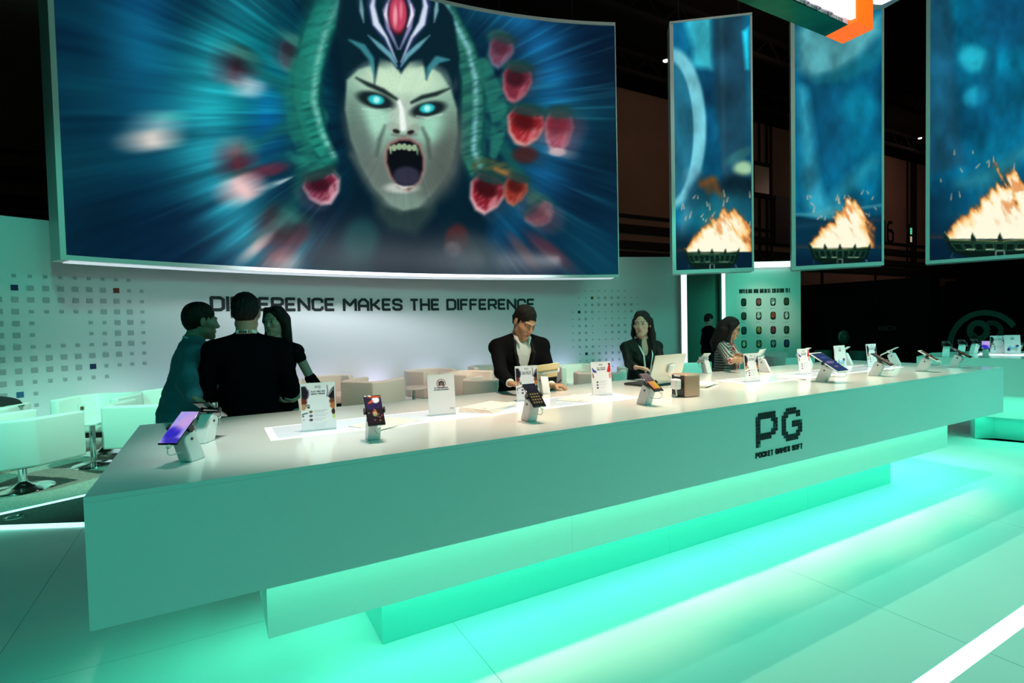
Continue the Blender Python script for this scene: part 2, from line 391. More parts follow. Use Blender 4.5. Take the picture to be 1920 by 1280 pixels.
for r_, st in grid2.items():
    for k, ch in enumerate(st):
        a = wang(q1)+dB*(k-3); z = zc0-dzc*r_
        if ch == 'b': L_.append((a, z, .055, 'g'))
        elif ch == 's': L_.append((a, z, .03, 'g'))
        elif ch in 'NOB': L_.append((a, z, .062, {'N': 'K', 'O': 'O', 'B': 'N'}[ch]))
for key, m in (('g', M_sq), ('N', M_nv), ('R', M_rd), ('U', M_bl), ('O', M_oc), ('K', M_black)):
    sp = [(a, z, s) for a, z, s, c in L_ if c == key]
    if sp: squares(sp, m, 'printed_squares')
# wall wash lights hidden behind the lower edge of the big screen, and uplights at the wall foot
SC = np.array([3.03, -1.07]); SR = 10.6
def wlight(px, zc, power, col, sx=1.2, sy=.12, back=1.2, tz=1.4):
    a = wang(onwall(px, hz(px))); p = wpt(a, WR-back); q = wpt(a, WR)
    return area((p[0], p[1], zc), (q[0], q[1], tz), sx, sy, power, col)
for px, e_ in ((500, 7), (560, 16), (680, 20), (820, 22), (960, 21)):
    wlight(px, 2.75, e_, WHT, 1.3, .15, 1.1, 2.35)
for px, e_, c_ in ((60, 6, VIO), (215, 20, (.85, .6, 1)), (345, 26, VIO), (470, 20, VIO), (590, 26, VIO), (700, 28, VIO), (800, 30, (.75, .7, 1)), (890, 28, (.75, .7, 1)), (1050, 34, VIO), (1150, 30, VIO)):
    a = wang(onwall(px, hz(px))); p = wpt(a, WR-.36); q = wpt(a, WR-.02)
    spot((p[0], p[1], .12), (q[0], q[1], 1.0), e_*.42, c_, 110, 1.0, .05)
# cyan floods on the two ends of the wall
for px, z_, e_, bk, tz in ((-120, 4.6, 105, 3.4, 1.6), (150, 4.4, 25, 3.0, 1.2), (1240, 4.0, 110, 3.0, 1.7), (1120, 3.9, 25, 3.0, 1.2)):
    a = wang(onwall(max(px, -60), hz(px))); p = wpt(a, WR-bk); q = wpt(a, WR)
    spot((p[0], p[1], z_), (q[0], q[1], tz), e_, (.08, 1, .70), 75, 1.0, .15)
# light posts, recess and the panel wall on the right
pe = wpt(aR)
def lightpost(px0, px1, ytop, d, label):
    a = dep(px0, d); b = dep(px1, d); c_ = (a+b)/2; wd = np.linalg.norm(b-a)
    top = EYE[2]+(hz(px0)-ytop)*d/FPX
    t = empty('light_post', (c_[0], c_[1], 0), math.atan2((b-a)[1], (b-a)[0]), label, 'light post')
    MB().box((0, .03, top/2), (wd, .06, top)).build('housing', M_lam, t)
    MB().box((0, -.006, top/2), (wd*.9, .012, top-.01)).build('diffuser', mat('led_post', (.8, .9, .9), .4, emit=(.75, 1, .97), es=1.5), t)
lightpost(1277.5, 1288.5, 500, 12.45, 'wide glowing vertical light post at the right end of the back wall')
lightpost(1353.5, 1360.5, 490, 14.8, 'narrow glowing vertical light post at the left edge of the picture panel')
# recess: side return and back
p1 = dep(1289, 12.75); p2 = dep(1354, 14.9); p1b = p1+np.array([1.3, 1.6, 0])
q0_, q1_ = dep(1361, 14.9), dep(1501.5, 14.9)
u_ = _n((q1_-q0_)[:2]); n_ = np.array([-u_[1], u_[0]])
def wallseg(name, a, b, h, th_=.12, m=M_wall, kind='structure', z0=0, **kw):
    a = np.array(a[:2]); b = np.array(b[:2]); d = _n(b-a); n = np.array([-d[1], d[0]])*th_
    return MB().prism([a, b, b+n, a+n], z0, h).build(name, m, kind=kind, **kw)
wallseg('wall_recess', dep(1282, 15.6), dep(1362, 15.2), WH-.05, m=mat('teal_recess', (.10, .26, .22), .7))
pz = 1.465+(hz(1450)-500)*14.9/FPX
pw = wallseg('wall_panel', q0_, q1_, pz)
def pplace(px, z0, off=.004):
    b = dep(px, 14.9)[:2]; s0 = (b-q0_[:2])@u_
    def f(u, v, d):
        p = q0_[:2]+u_*(s0+u)-n_*(off+d); return (p[0], p[1], z0+v)
    return f
zl = lambda y, px: 1.465+(hz(px)-y)*14.9/FPX
T2 = 'UNVEILING OUR BOLDEST CREATION YET'
hh = zl(541.5, 1435)-zl(549.5, 1435); span = np.linalg.norm(dep(1480.5, 14.9)-dep(1387, 14.9))
ws2 = (span/hh-(len(T2)-1)*.24)/sum(GL[c][0] for c in T2)
text_mb(T2, hh, hh*.2, pplace(1387, zl(549.5, 1387)-.01), gap=.24, ws=ws2).build('lettering', M_black, pw, fix=False)
M_pic = mat('printed_picture', vcol=True, rough=.5)
rng = np.random.RandomState(5)
cols4 = [1394.5, 1422.5, 1449.5, 1474.5]; rows4 = [566.5, 592.5, 619.5, 645]
pal = [(30, 60, 60), (190, 90, 80), (200, 205, 200), (90, 90, 50), (70, 80, 75), (200, 200, 190), (190, 80, 60), (220, 220, 215), (30, 90, 90), (180, 150, 70), (170, 60, 70), (80, 110, 90), (190, 200, 160), (200, 170, 120), (150, 170, 190), (60, 90, 150)]
for r_ in range(4):
    for c_ in range(4):
        g = 9; s_ = .155; hs = .225
        pl = pplace(cols4[c_], zl(rows4[r_]-c_*.5, cols4[c_]), .006); Vv = []; Cc = []
        base = np.array(pal[r_*4+c_])/255; dk = np.array([.06, .09, .09])
        for jy in range(g):
            for ix in range(g):
                u = (ix/(g-1)-.5)*2; v = (jy/(g-1)-.5)*2
                # rounded rectangle: pull corners in
                rr = max(abs(u), abs(v)); ll = math.hypot(u, v); k_ = 1 if ll < 1e-6 else (rr*.45+.55*min(ll, rr*1.25))/ll*1.0
                uu, vv = u*k_*(1 if ll < 1e-6 else 1), v*k_
                Vv.append(pl(uu*s_/2, vv*hs/2, 0))
                nz = rng.rand(); m_ = 1 if (u*u*1.6+(v-.1)**2*1.1) < .55+.3*nz else 0
                Cc.append(s2l(base*(.55+.7*rng.rand()) if m_ else dk+.1*rng.rand()))
        Ff = np.array([[j*g+i, j*g+i+1, (j+1)*g+i+1, (j+1)*g+i] for j in range(g-1) for i in range(g-1)])
        mk('picture_tile', Vv, Ff, M_pic, pw, vc=np.clip(np.array(Cc), 0, 1))
        text_like = pplace(cols4[c_]-4, zl(rows4[r_]+12, cols4[c_]), .005)
        cap = MB(); x_ = -.02
        for k in range(4):
            wd = .015+.02*rng.rand(); Vq = [text_like(x_, 0, 0), text_like(x_+wd, 0, 0), text_like(x_+wd, .018, 0), text_like(x_, .018, 0)]
            cap.raw(Vq, [(0, 1, 2, 3)]); x_ += wd+.008
        cap.build('caption', M_sq, pw, fix=False)
# glowing cap line on top of the panel wall
a_, b_ = dep(1404, 14.8), dep(1484, 14.8)
strip2('top_light_strip', a_, b_, .06, pz-.02, pz+.13, mat('led_top', (.8, .9, .9), .4, emit=(.7, 1, .93), es=1.5), label='glowing light bar along the top edge of the picture panel', cat='light strip')
spot((*(dep(1440, 12.0)[:2]), 4.0), tuple(dep(1440, 14.9, 1.6)), 330, (.10, 1, .62), 60, 1, .1)
spot((*(dep(1330, 11.5)[:2]), 4.2), tuple(dep(1440, 14.9, 1.7)), 420, (1, .9, .75), 18, 1, .1)
spot((*(dep(1400, 12.5)[:2]), 3.0), tuple(dep(1310, 15.0, 1.5)), 60, (.10, 1, .7), 50, 1, .1)
# ================================================================== HALL BEYOND
M_hall = mat('brown_hall_wall', (.30, .17, .13), .85, noise=.2, nscale=.4)
M_hd = mat('dark_hall_metal', (.012, .009, .009), .9)
M_blk = mat('black_booth', (.004, .004, .005), .55, spec=.15)
Yh = 17.0
hall = MB().box((25, Yh+.2, 5.5), (62, .4, 11.1)).build('wall_hall', M_hall, kind='structure')
MB().box((20, 8, 12.4), (72, 34, .2)).build('ceiling', M_hd, kind='structure')
MB().box((-9, 8, 6), (.3, 18, 12)).build('wall_left', M_hd, kind='structure')
MB().box((45, 5, 6), (.3, 26, 12)).build('wall_right', M_hd, kind='structure')
# steel trusses under the ceiling
for k, y in enumerate((6.5, 9.5, 12.5, 15.5)):
    mb = MB(); mb.box((20, y, 11.6), (60, .12, .14)); mb.box((20, y, 10.9), (60, .12, .14))
    for i in range(40):
        x = -9+i*1.5; mb.tube([(x, y, 11.6), (x+.75, y, 10.9), (x+1.5, y, 11.6)], .035, 5)
    mb.build('trim_%d' % (k+1), M_hd, kind='structure')
# horizontal rails, vertical joints and pipes on the hall wall
def hrail(y_at, px, h, dpt=.12, m=M_hd, name='rail'):
    z = atY(px, y_at, Yh)[2]; MB().box((25, Yh-dpt/2, z), (62, dpt, h)).build(name, m, hall)
hrail(404, 1170, .10); hrail(428, 1170, .32); hrail(458, 1170, .30); hrail(480, 1170, .4)
for px in (1445, 1437, 1423, 1700, 1707, 1712, 1540, 1640):
    p = atY(px, 400, Yh); MB().box((p[0], Yh-.04, 6.3), (.10 if px != 1712 else .6, .08, 9.5)).build('wall_joint', M_hd, hall)
# small window frame high on the wall
p = atY(1424, 338, Yh); wn = empty('window_1', (p[0], Yh, p[2]), kind='structure')
MB().box((0, -.06, 0), (1.5, .12, 1.7)).build('frame', M_hd, wn); MB().box((0, -.13, 0), (1.1, .02, 1.3)).build('pane', mat('dim_pane', (.15, .12, .08), .3, emit=(.30, .2, .1), es=.04), wn)
# notice board with faint lines
p = atY(1470, 415, Yh); nb = empty('notice_board', (p[0], Yh-.17, p[2]), 0, 'dark notice board with faint writing on the hall wall left of the middle hanging picture', 'sign')
MB().box((0, 0, 0), (2.0, .08, 2.4)).build('board', mat('notice_dark', (.012, .014, .018), .6), nb)
mb = MB()
for k in range(4): mb.box((.1, -.045, .7-k*.3), (1.3-.2*(k % 2), .01, .07))
mb.build('writing', mat('faint_print', (.10, .10, .11), .7), nb)
# number 16
p0 = atY(1655, 455, Yh); p1_ = atY(1655, 412, Yh)
h16 = p1_[2]-p0[2]
text_mb('16', h16, h16*.14, lambda u, v, d: (p0[0]+u, Yh-.01-d, p0[2]+v), gap=.25, ws=.78).build('number', M_black, hall, fix=False)
# green exit light, small hall lamps
p = atY(1703, 440, Yh); t = empty('exit_sign', (p[0], Yh-.1, p[2]), 0, 'small green and white lit exit sign on the far hall wall', 'sign')
MB().box((0, 0, 0), (.42, .1, 1.3)).build('case', M_hd, t)
MB().box((0, -.056, .2), (.22, .01, .4)).build('green_face', mat('exit_green', (.1, .5, .3), .4, emit=(.1, .7, .35), es=.8), t, label='lit green face')
MB().box((0, -.056, -.3), (.2, .01, .35)).build('white_face', mat('exit_white', (.6, .6, .4), .4, emit=(.7, .6, .35), es=.6), t, label='lit pale face')
for (px, py, Yl, lab) in ((1248, 114, 14, 'small bright hall lamp beside the left hanging picture'), (1725, 259, 15, 'small bright hall lamp beside the right hanging picture')):
    p = atY(px, py, Yl); t = empty('hall_lamp', p, 0, lab, 'lamp')
    MB().lathe([(.05, .18), (.11, .12), (.13, 0), (.12, 0), (.1, .1)], n=16).build('shade', M_hd, t)
    MB().lathe([(.0001, -.05), (.07, -.03), (.09, .02), (.05, .08)], n=16).build('bulb', mat('bulb', (1, 1, 1), .4, emit=(1, .9, .75), es=9), t)
    MB().cyl((0, 0, .18), (0, 0, 12.3-p[2]), .012, n=6).build('cable', M_hd, t)
area((16, 9, 9.5), (16, 17, 5.5), 3, 2, 45, (1, .62, .42)); area((33, 11, 9.5), (34, 17, 6), 3, 2, 60, (1, .62, .5))
# black booths on the right
def booth(px0, px1, y0, y1, d0, d1, label, thick=2.0):
    a = dep(px0, d0); b = dep(px1, d1); h = 1.465+(hz(px0)-y0)*d0/FPX
    d = _n((b-a)[:2]); n = np.array([-d[1], d[0]])*thick
    t = empty('exhibition_booth', (a[0], a[1], 0), math.atan2(d[1], d[0]), label, 'booth')
    L = np.linalg.norm((b-a)[:2])
    MB().box((L/2, thick/2, h/2), (L, thick, h)).build('body', M_blk, t)
    k = max(2, int(L/1.2))
    for i in range(k):
        MB().box((L*(i+.5)/k, -.012, h/2), (L/k-.02, .024, h-.04)).build('wall_board', M_blk, t)
    return t, L, h
bo, L, h = booth(1490, 1745, 536, 514, 19, 15.8, 'tall black exhibition booth right of the picture panel', thick=.8)
p = dep(1660, 16.6, 0); 
bz = 1.465-(620-hz(1650))*16.6/FPX
text_mb('XBOX', .15, .02, lambda u, v, d: (L*.66+u, -.03-d, bz+v), gap=.25).build('lettering', mat('dim_print', (.12, .12, .13), .6), bo, fix=False, kind='stuff')
booth(1742, 1822, 537, 536, 24, 23, 'black exhibition booth in the middle distance with a grey wall above')
bp_, Lb, hb_ = booth(1772, 2050, 528, 520, 17.2, 13.4, 'black exhibition booth with a large dark teal ampersand emblem')
# ampersand emblem: open ring and double loop
M_amp = mat('teal_emblem', (.10, .42, .34), .5)
def bpl(px, py, off):
    """point on the front face of the third booth, local coords"""
    a = dep(1772, 17.2); b = dep(2050, 13.4); d = _n((b-a)[:2]); r = ray(px, py)
    A2 = np.array([[r[0], -d[0]], [r[1], -d[1]]]); s_ = np.linalg.solve(A2, a[:2]-EYE[:2]); z = EYE[2]+r[2]*s_[0]
    return (s_[1], -.03-off, z)
def ribbon(pts, wpx, off, th_=.03):
    mb = MB(); pts = [np.array(p, float) for p in pts]; Lp = []
    for i, p in enumerate(pts):
        d = _n(pts[min(i+1, len(pts)-1)]-pts[max(i-1, 0)]); n = np.array([-d[1], d[0]])*wpx/2; Lp.append((p+n, p-n))
    V = []
    for a, b in Lp: V += [bpl(*a, off), bpl(*b, off), bpl(*b, off+th_), bpl(*a, off+th_)]
    F = []
    for i in range(len(Lp)-1):
        for k in range(4): F.append([i*4+k, i*4+(k+1) % 4, (i+1)*4+(k+1) % 4, (i+1)*4+k])
    F += [[0, 3, 2, 1], [len(Lp)*4-4+k for k in range(4)]]
    return mb.raw(V, F)
ribbon([(1850+66*math.cos(t), 648-62*math.sin(t)) for t in np.linspace(PI*1.12, PI*.20, 40)], 10, .0).build('emblem_ring', M_amp, bp_)
eye_ = [(1838+16*math.cos(t), 620-14*math.sin(t)*1.05) for t in np.linspace(0, 2*PI, 28)]
ribbon(eye_, 11, .02).build('emblem_loop', M_amp, bp_)
ribbon([(1852+.1*t*t+0*t, 605) if False else (1862+17*math.cos(a), 620-15*math.sin(a)) for t, a in enumerate(np.linspace(PI*.75, -PI*.45, 20))], 9, .0).build('emblem_loop', mat('teal_emblem_dark', (.06, .26, .22), .5), bp_)
ribbon([(1826, 628), (1838, 640), (1850, 652), (1863, 668), (1876, 684)], 12, .02).build('emblem_stroke', M_amp, bp_)
ribbon([(1852, 628), (1838, 641), (1826, 652), (1815, 668), (1808, 684)], 11, .03).build('emblem_stroke', M_amp, bp_)
# balloon-like teal globe lamp and a small lamp in the dark
p = dep(1582, 13.5, 0)
t = empty('standing_globe', (p[0], p[1], 0), 0, 'dim dark teal globe on a stand before the tall black booth', 'globe')
zg = 1.465-(632-hz(1582))*13.5/FPX
MB().lathe([(.001, -.16), (.06, -.15), (.11, -.09), (.125, 0), (.11, .1), (.06, .16), (.001, .18)], (0, 0, zg), 20).build('globe', mat('teal_globe', (.02, .10, .08), .3), t, smooth=True)
MB().cyl((0, 0, .02), (0, 0, zg-.15), .02).lathe([(.18, 0), (.18, .02), (.02, .03)]).build('stand', M_hd, t, smooth=True)
# suspended neighbouring sign: green sides, white lit panels, orange corner
so = empty('hanging_sign', tuple(dep(1600, 8.2, 0)), 0, 'suspended sign box with green sides, lit white panels and an orange corner, top right', 'sign')
so_loc = np.array([so.location[0], so.location[1], 0])
zb = 1.465+(hz(1580)-82)*8.2/FPX
def sz(x, y, z=zb): return atz(x, y, z)-so_loc
def quadprism(pts, h, name, m, **kw):
    P = [sz(*p) for p in pts]; n = len(P)
    V = [tuple(p) for p in P]+[tuple(p+np.array([0, 0, h])) for p in P]
    return MB().raw(V, [list(range(n))[::-1], list(range(n, 2*n))]+[[i, (i+1) % n, n+(i+1) % n, n+i] for i in range(n)]).build(name, m, so, **kw)
M_or = mat('orange_lit', (.8, .12, .01), .4, emit=(1.0, .13, .005), es=.95)
M_wl = mat('white_lit', (.9, .9, .9), .4, emit=(1, .97, .93), es=2.4)
M_gs = mat('green_gloss', (.004, .17, .085), .18, noise=.6, nscale=1.2)
M_gl = mat('sign_frame', (.45, .38, .5), .4)
quadprism([(1547.5, 68), (1580, 82), (1637, 55), (1607, 40)], 1.6, 'orange_corner', M_or)
quadprism([(1380, 0), (1547.5, 68), (1590, 46), (1480, -5), (1300, -80), (1250, -60)], .05, 'green_soffit', M_gs)
quadprism([(1586, 44), (1590, 46), (1480, -5), (1300, -80), (1294, -77), (1476, -4)], .12, 'frame_rail', M_gl)
quadprism([(1594, 38), (1604, 34), (1500, -20), (1320, -100), (1312, -92)], 1.5, 'lit_panel', M_wl)
quadprism([(1640, 8), (1653, 9), (1672, 0), (1720, -30), (1690, -50), (1640, -20)], 1.2, 'lit_panel', M_wl)
quadprism([(1637, 20), (1656, 17), (1690, -2), (1680, -8), (1650, 8), (1637, 8)], .06, 'frame_rail', M_gl)
for k_ in range(3):
    x_ = 1510+k_*22; quadprism([(x_, 8+k_*10), (x_+3, 9.4+k_*10), (x_+9, 5+k_*10), (x_+6, 3+k_*10)], .14, 'panel_clip', M_gl)
for px, py in ((1600, 45), (1330, -60)):
    q = sz(px, py); MB().cyl(q, (q[0], q[1], 12.3), .01, n=6).build('suspension_wire', M_hd, so)
# ================================================================== HANGING SCREENS
class Canvas:
    def __init__(s, x0, y0, x1, y1, st):
        s.x0, s.y0, s.st = x0, y0, st
        s.xs = np.arange(x0, x1+st, st, dtype=float); s.ys = np.arange(y0, y1+st, st, dtype=float)
        s.X, s.Y = np.meshgrid(s.xs, s.ys); s.C = np.zeros(s.X.shape+(3,))
    def put(s, m, c, a=1.0):
        c = np.asarray(c, float)/255.0; m = (np.clip(m, 0, 1)*a)[..., None]; s.C = s.C*(1-m)+c*m
    def sl(s, xa, ya, xb, yb):
        i0 = max(0, int((xa-s.x0)/s.st)); i1 = min(len(s.xs), int((xb-s.x0)/s.st)+2)
        j0 = max(0, int((ya-s.y0)/s.st)); j1 = min(len(s.ys), int((yb-s.y0)/s.st)+2)
        return (slice(j0, max(j1, j0)), slice(i0, max(i1, i0)))
    def loc(s, k, m, c, a):
        c = np.asarray(c, float)/255.0; m = (np.clip(m, 0, 1)*a)[..., None]; s.C[k] = s.C[k]*(1-m)+c*m
    def ell(s, cx, cy, rx, ry, ang, c, soft=.3, a=1.0):
        R = max(rx, ry)*(1.6+soft)
        k = s.sl(cx-R, cy-R, cx+R, cy+R); X = s.X[k]-cx; Y = s.Y[k]-cy; t = math.radians(ang)
        u = X*math.cos(t)+Y*math.sin(t); v = -X*math.sin(t)+Y*math.cos(t)
        r = np.sqrt((u/rx)**2+(v/ry)**2); m = np.clip((1-r)/soft+.5, 0, 1); s.loc(k, m*m*(3-2*m), c, a)
    def stroke(s, pts, wd, c, soft=1.5, a=1.0, tex=None):
        pts = np.array(pts, float); n = len(pts); wd = np.broadcast_to(np.asarray(wd, float), (n,)); R = wd.max()/2+soft+1
        k = s.sl(pts[:, 0].min()-R, pts[:, 1].min()-R, pts[:, 0].max()+R, pts[:, 1].max()+R)
        X, Y = s.X[k], s.Y[k]; best = np.full(X.shape, 1e9)
        for i in range(n-1):
            a_, b_ = pts[i], pts[i+1]; d = b_-a_; L2 = d@d+1e-9
            t = np.clip(((X-a_[0])*d[0]+(Y-a_[1])*d[1])/L2, 0, 1)
            dist = np.hypot(X-a_[0]-t*d[0], Y-a_[1]-t*d[1])-(wd[i]*(1-t)+wd[i+1]*t)/2
            best = np.minimum(best, dist)
        m = np.clip(.5-best/soft, 0, 1)
        if tex is not None: m = m*tex(X, Y)
        s.loc(k, m, c, a)
    def poly(s, pts, c, soft=2.0, a=1.0, tex=None):
        pts = np.array(pts, float); n = len(pts); R = soft+1
        k = s.sl(pts[:, 0].min()-R, pts[:, 1].min()-R, pts[:, 0].max()+R, pts[:, 1].max()+R)
        X, Y = s.X[k], s.Y[k]; best = np.full(X.shape, 1e9); ins = np.zeros(X.shape, bool)
        for i in range(n):
            a_, b_ = pts[i], pts[(i+1) % n]; d = b_-a_; L2 = d@d+1e-9
            t = np.clip(((X-a_[0])*d[0]+(Y-a_[1])*d[1])/L2, 0, 1)
            best = np.minimum(best, np.hypot(X-a_[0]-t*d[0], Y-a_[1]-t*d[1]))
            if a_[1] != b_[1]:
                cr = ((a_[1] > Y) != (b_[1] > Y)) & (X < (b_[0]-a_[0])*(Y-a_[1])/(b_[1]-a_[1])+a_[0]); ins ^= cr
        sd = np.where(ins, best, -best); m = np.clip(.5+sd/soft, 0, 1)
        if tex is not None: m = m*tex(X, Y)
        s.loc(k, m, c, a)
    def sample(s, x, y):
        fx = np.clip((x-s.x0)/s.st, 0, len(s.xs)-1.001); fy = np.clip((y-s.y0)/s.st, 0, len(s.ys)-1.001)
        i = fx.astype(int); j = fy.astype(int); a = (fx-i)[..., None]; b = (fy-j)[..., None]; C = s.C
        return (C[j, i]*(1-a)+C[j, i+1]*a)*(1-b)+(C[j+1, i]*(1-a)+C[j+1, i+1]*a)*b
def paint_main():
    c = Canvas(100, -300, 1180, 540, 2.0); X, Y = c.X, c.Y
    cx, cy = 752, 215; dx = X-cx; dy = (Y-cy); r = np.hypot(dx, dy)+1e-3; th = np.arctan2(dy, dx)
    n1 = fbm(th*5+50, r/260, 1, 3); n2 = fbm(th*20+50, r/160, 2, 3); n3 = fbm(th*70+90, r/150+5, 3, 2)
    blot = fbm(X/120+3, Y/100+8, 61, 3); st = np.clip((n1*.55+n2*.34+n3*.10+blot*.6-.56)*1.15, 0, 1)
    dark = np.array([2, 26, 50])/255.; mid = np.array([10, 88, 104])/255.; hi = np.array([70, 190, 190])/255.
    C = dark+(mid-dark)*st[..., None]
    C = C*(.75+.5*fbm(X/220, Y/260, 7, 3))[..., None]
    # vertical light shaft at left and a bright ring
    sh = np.exp(-((X-270-.05*Y)/55.)**2)*.6*np.clip(1-(Y-60)/330, .15, 1); C = C+sh[..., None]*(np.array([14, 84, 120])/255.)*.9
    ring = np.exp(-((r-360)/62.)**2)*np.clip(.15+.85*np.cos(th-PI*.86), 0, 1)**1.2
    C = C+ring[..., None]*(np.array([44, 150, 150])/255.)*(.15+.85*n2)[..., None]
    ring2 = np.exp(-((r-290)/45.)**2)*np.clip(.1+.9*np.cos(th+.25), 0, 1)
    C = C+ring2[..., None]*(np.array([20, 85, 125])/255.)*(.3+.8*n2)[..., None]
    g = np.exp(-(((X-480)/130.)**2+((Y-120)/120.)**2)); C = C+g[..., None]*(np.array([0, 62, 50])/255.)*(.4+n2)[..., None]
    sh2 = np.exp(-((X-505)/30.)**2)*np.exp(-((Y-220)/70.)**2); C = C+sh2[..., None]*(np.array([0, 20, 60])/255.)
    C = C*(1-.45*np.clip((X-1000)/250, 0, 1)[..., None]*np.array([1, .55, .3]))
    spk = np.clip((fbm(th*55+20, r/120, 21, 2)-.66)*6, 0, 1)*np.clip((r-190)/120, 0, 1)*np.clip(1.25-r/430, 0, 1)
    C = C+spk[..., None]*(np.array([70, 180, 175])/255.)*.42
    c.C = np.clip(C, 0, 1)
    # blossoms (dark red cups with pale rims)
    def cup(x, y, rx, ry, an, body=(110, 34, 52), rim=(225, 170, 185), core=(40, 8, 18), side=1, a=1.):
        t_ = math.radians(an); R2 = np.array([[math.cos(t_), -math.sin(t_)], [math.sin(t_), math.cos(t_)]])
        base = np.array([(-1, -.35), (-.72, -.95), (.1, -1.05), (.75, -.85), (1.02, -.3), (.82, .45), (.30, 1.08), (-.25, 1.0), (-.75, .5)])*np.array([rx, ry*side])
        P = lambda k, dy: [R2@(p*k+np.array([0, dy*ry*side]))+np.array([x, y]) for p in base]
        c.poly(P(1.12, -.06), (20, 60, 66), 9, .75*a); c.poly(P(1.0, .08), rim, 7, .92*a); c.poly(P(.90, -.04), body, 7, a, lambda X, Y: np.clip(.55+.7*vnoise((X+Y)/5., (X-Y)/13., int(x)), 0, 1))
        q = R2@np.array([-rx*.12, -ry*.25*side]); c.ell(x+q[0], y+q[1], rx*.66, ry*.5, an+12, core, .9, .9*a)
        q = R2@np.array([0, -ry*.9*side]); c.ell(x+q[0], y+q[1], rx*.95, ry*.34, an-8, (26, 62, 60), .8, .85*a)
        q = R2@np.array([rx*.5, ry*.35*side]); c.ell(x+q[0], y+q[1], rx*.16, ry*.4, an+14, rim, 1, .55*a)
    cup(445, 125, 34, 34, 40, (58, 40, 58), (140, 160, 170), (30, 18, 30)); c.ell(472, 166, 24, 16, -20, (170, 205, 215), .7)
    cup(545, 100, 24, 30, 20, (62, 44, 62), (120, 140, 150), (30, 18, 30), a=.8)
    c.ell(302, 236, 32, 26, -25, (150, 190, 200), .8, .9); c.ell(290, 262, 38, 20, 0, (240, 225, 215), .7, .95); c.ell(325, 218, 20, 9, 0, (60, 190, 180), .9, .8)
    cup(447, 296, 26, 36, -15, (120, 45, 60), (190, 150, 165), (60, 20, 35), -1); c.ell(458, 352, 34, 25, 5, (246, 205, 205), .45); c.ell(505, 318, 34, 12, -10, (110, 40, 60), .8, .8)
    c.stroke([(500, 345), (525, 342), (548, 332)], [2, 7, 1], (215, 235, 235), 3)
    cup(603, 348, 36, 32, -12, (120, 35, 60), (250, 190, 205), (50, 8, 25)); cup(530, 430, 50, 36, 30, (52, 24, 40), (110, 60, 80), (22, 6, 14), a=.9)
    c.ell(482, 462, 26, 11, -38, (235, 200, 195), .6, .9); c.ell(525, 490, 36, 14, 0, (225, 120, 110), .8, .8); c.ell(545, 500, 34, 12, 0, (245, 210, 205), .6, .7)
    c.ell(505, 430, 34, 12, -30, (90, 130, 130), .8, .6)
    for (x_, y_) in ((938, 96), (968, 155), (984, 236), (1047, 245), (1012, 402), (850, 450), (912, 362)):
        mx_, my_ = (x_+870)/2+10, (y_+200)/2-14; c.stroke([(870, 190), (mx_, my_), (x_-6, y_-22)], [26, 22, 14], (20, 92, 88), 10, .75); c.ell(x_-2, y_-26, 22, 14, 10, (52, 104, 92), .8, .8)
    for (x_, y_) in ((445, 125), (545, 100), (447, 296), (530, 430)):
        mx_, my_ = (x_+600)/2, (y_+210)/2-10; c.stroke([(600, 220), (mx_, my_), (x_+16, y_-10)], [26, 20, 12], (22, 100, 92), 12, .6); c.ell(x_+10, y_-24, 26, 10, 25, (70, 150, 140), .9, .7)
    # dark mass of the head dress
    c.poly([(600, -300), (560, 10), (600, 60), (620, 150), (640, 250), (660, 330), (640, 420), (560, 500), (640, 530), (900, 530), (920, 420), (880, 330), (870, 240), (880, 120), (860, 60), (810, -20), (900, -300)], (3, 28, 44), 26, .93)
    tx = lambda f, s_: (lambda X, Y: np.clip(.25+1.15*vnoise((X*.35+Y)*f, (X-Y*.2)*f*.22, s_), 0, 1))
    left = [(690, -300), (650, -120), (622, 0), (596, 60), (578, 130), (574, 190), (590, 250), (612, 292)]
    c.stroke(left, [70, 66, 62, 62, 60, 56, 50, 36], (8, 66, 66), 8); c.stroke(left, [56, 54, 52, 50, 50, 46, 40, 24], (36, 150, 130), 6, .85, tx(.16, 4))
    c.stroke([(p[0]+14, p[1]) for p in left], [10]*8, (150, 225, 205), 9, .7, tx(.22, 9))
    l2 = [(560, 120), (548, 180), (556, 240), (580, 300), (600, 320)]
    c.stroke(l2, [34, 34, 34, 30, 20], (30, 120, 105), 7, .8, tx(.18, 5)); c.stroke([(540, 290), (580, 312), (630, 300)], [14, 22, 12], (40, 150, 130), 8, .6, tx(.2, 6))
    cup(603, 352, 34, 28, -12, (120, 35, 60), (250, 195, 210), (50, 8, 25))
    right = [(800, -200), (815, -20), (845, 40), (872, 90), (886, 150), (886, 220), (882, 280), (896, 320)]
    c.stroke(right, [50, 44, 40, 40, 44, 46, 44, 40], (10, 64, 66), 8); c.stroke(right, [44, 38, 34, 34, 38, 40, 38, 32], (52, 130, 110), 6, .8, tx(.2, 11))
    c.stroke([(p[0]+6, p[1]) for p in right], [9]*8, (150, 215, 225), 8, .75, tx(.24, 12))
    c.stroke([(905, 120), (930, 180), (938, 230), (925, 290)], [24, 34, 32, 16], (38, 120, 105), 7, .8, tx(.2, 13))
    c.stroke([(900, 310), (940, 318), (978, 336)], [34, 30, 18], (70, 90, 60), 8, .9, tx(.2, 14)); c.stroke([(930, 318), (960, 330), (985, 345)], [10, 12, 6], (190, 120, 60), 8, .7)
    cup(938, 96, 24, 28, 20, (115, 50, 70), (130, 120, 150), (70, 30, 45), a=.85); cup(968, 155, 28, 34, 15, (120, 38, 55), (190, 110, 125), (50, 14, 26))
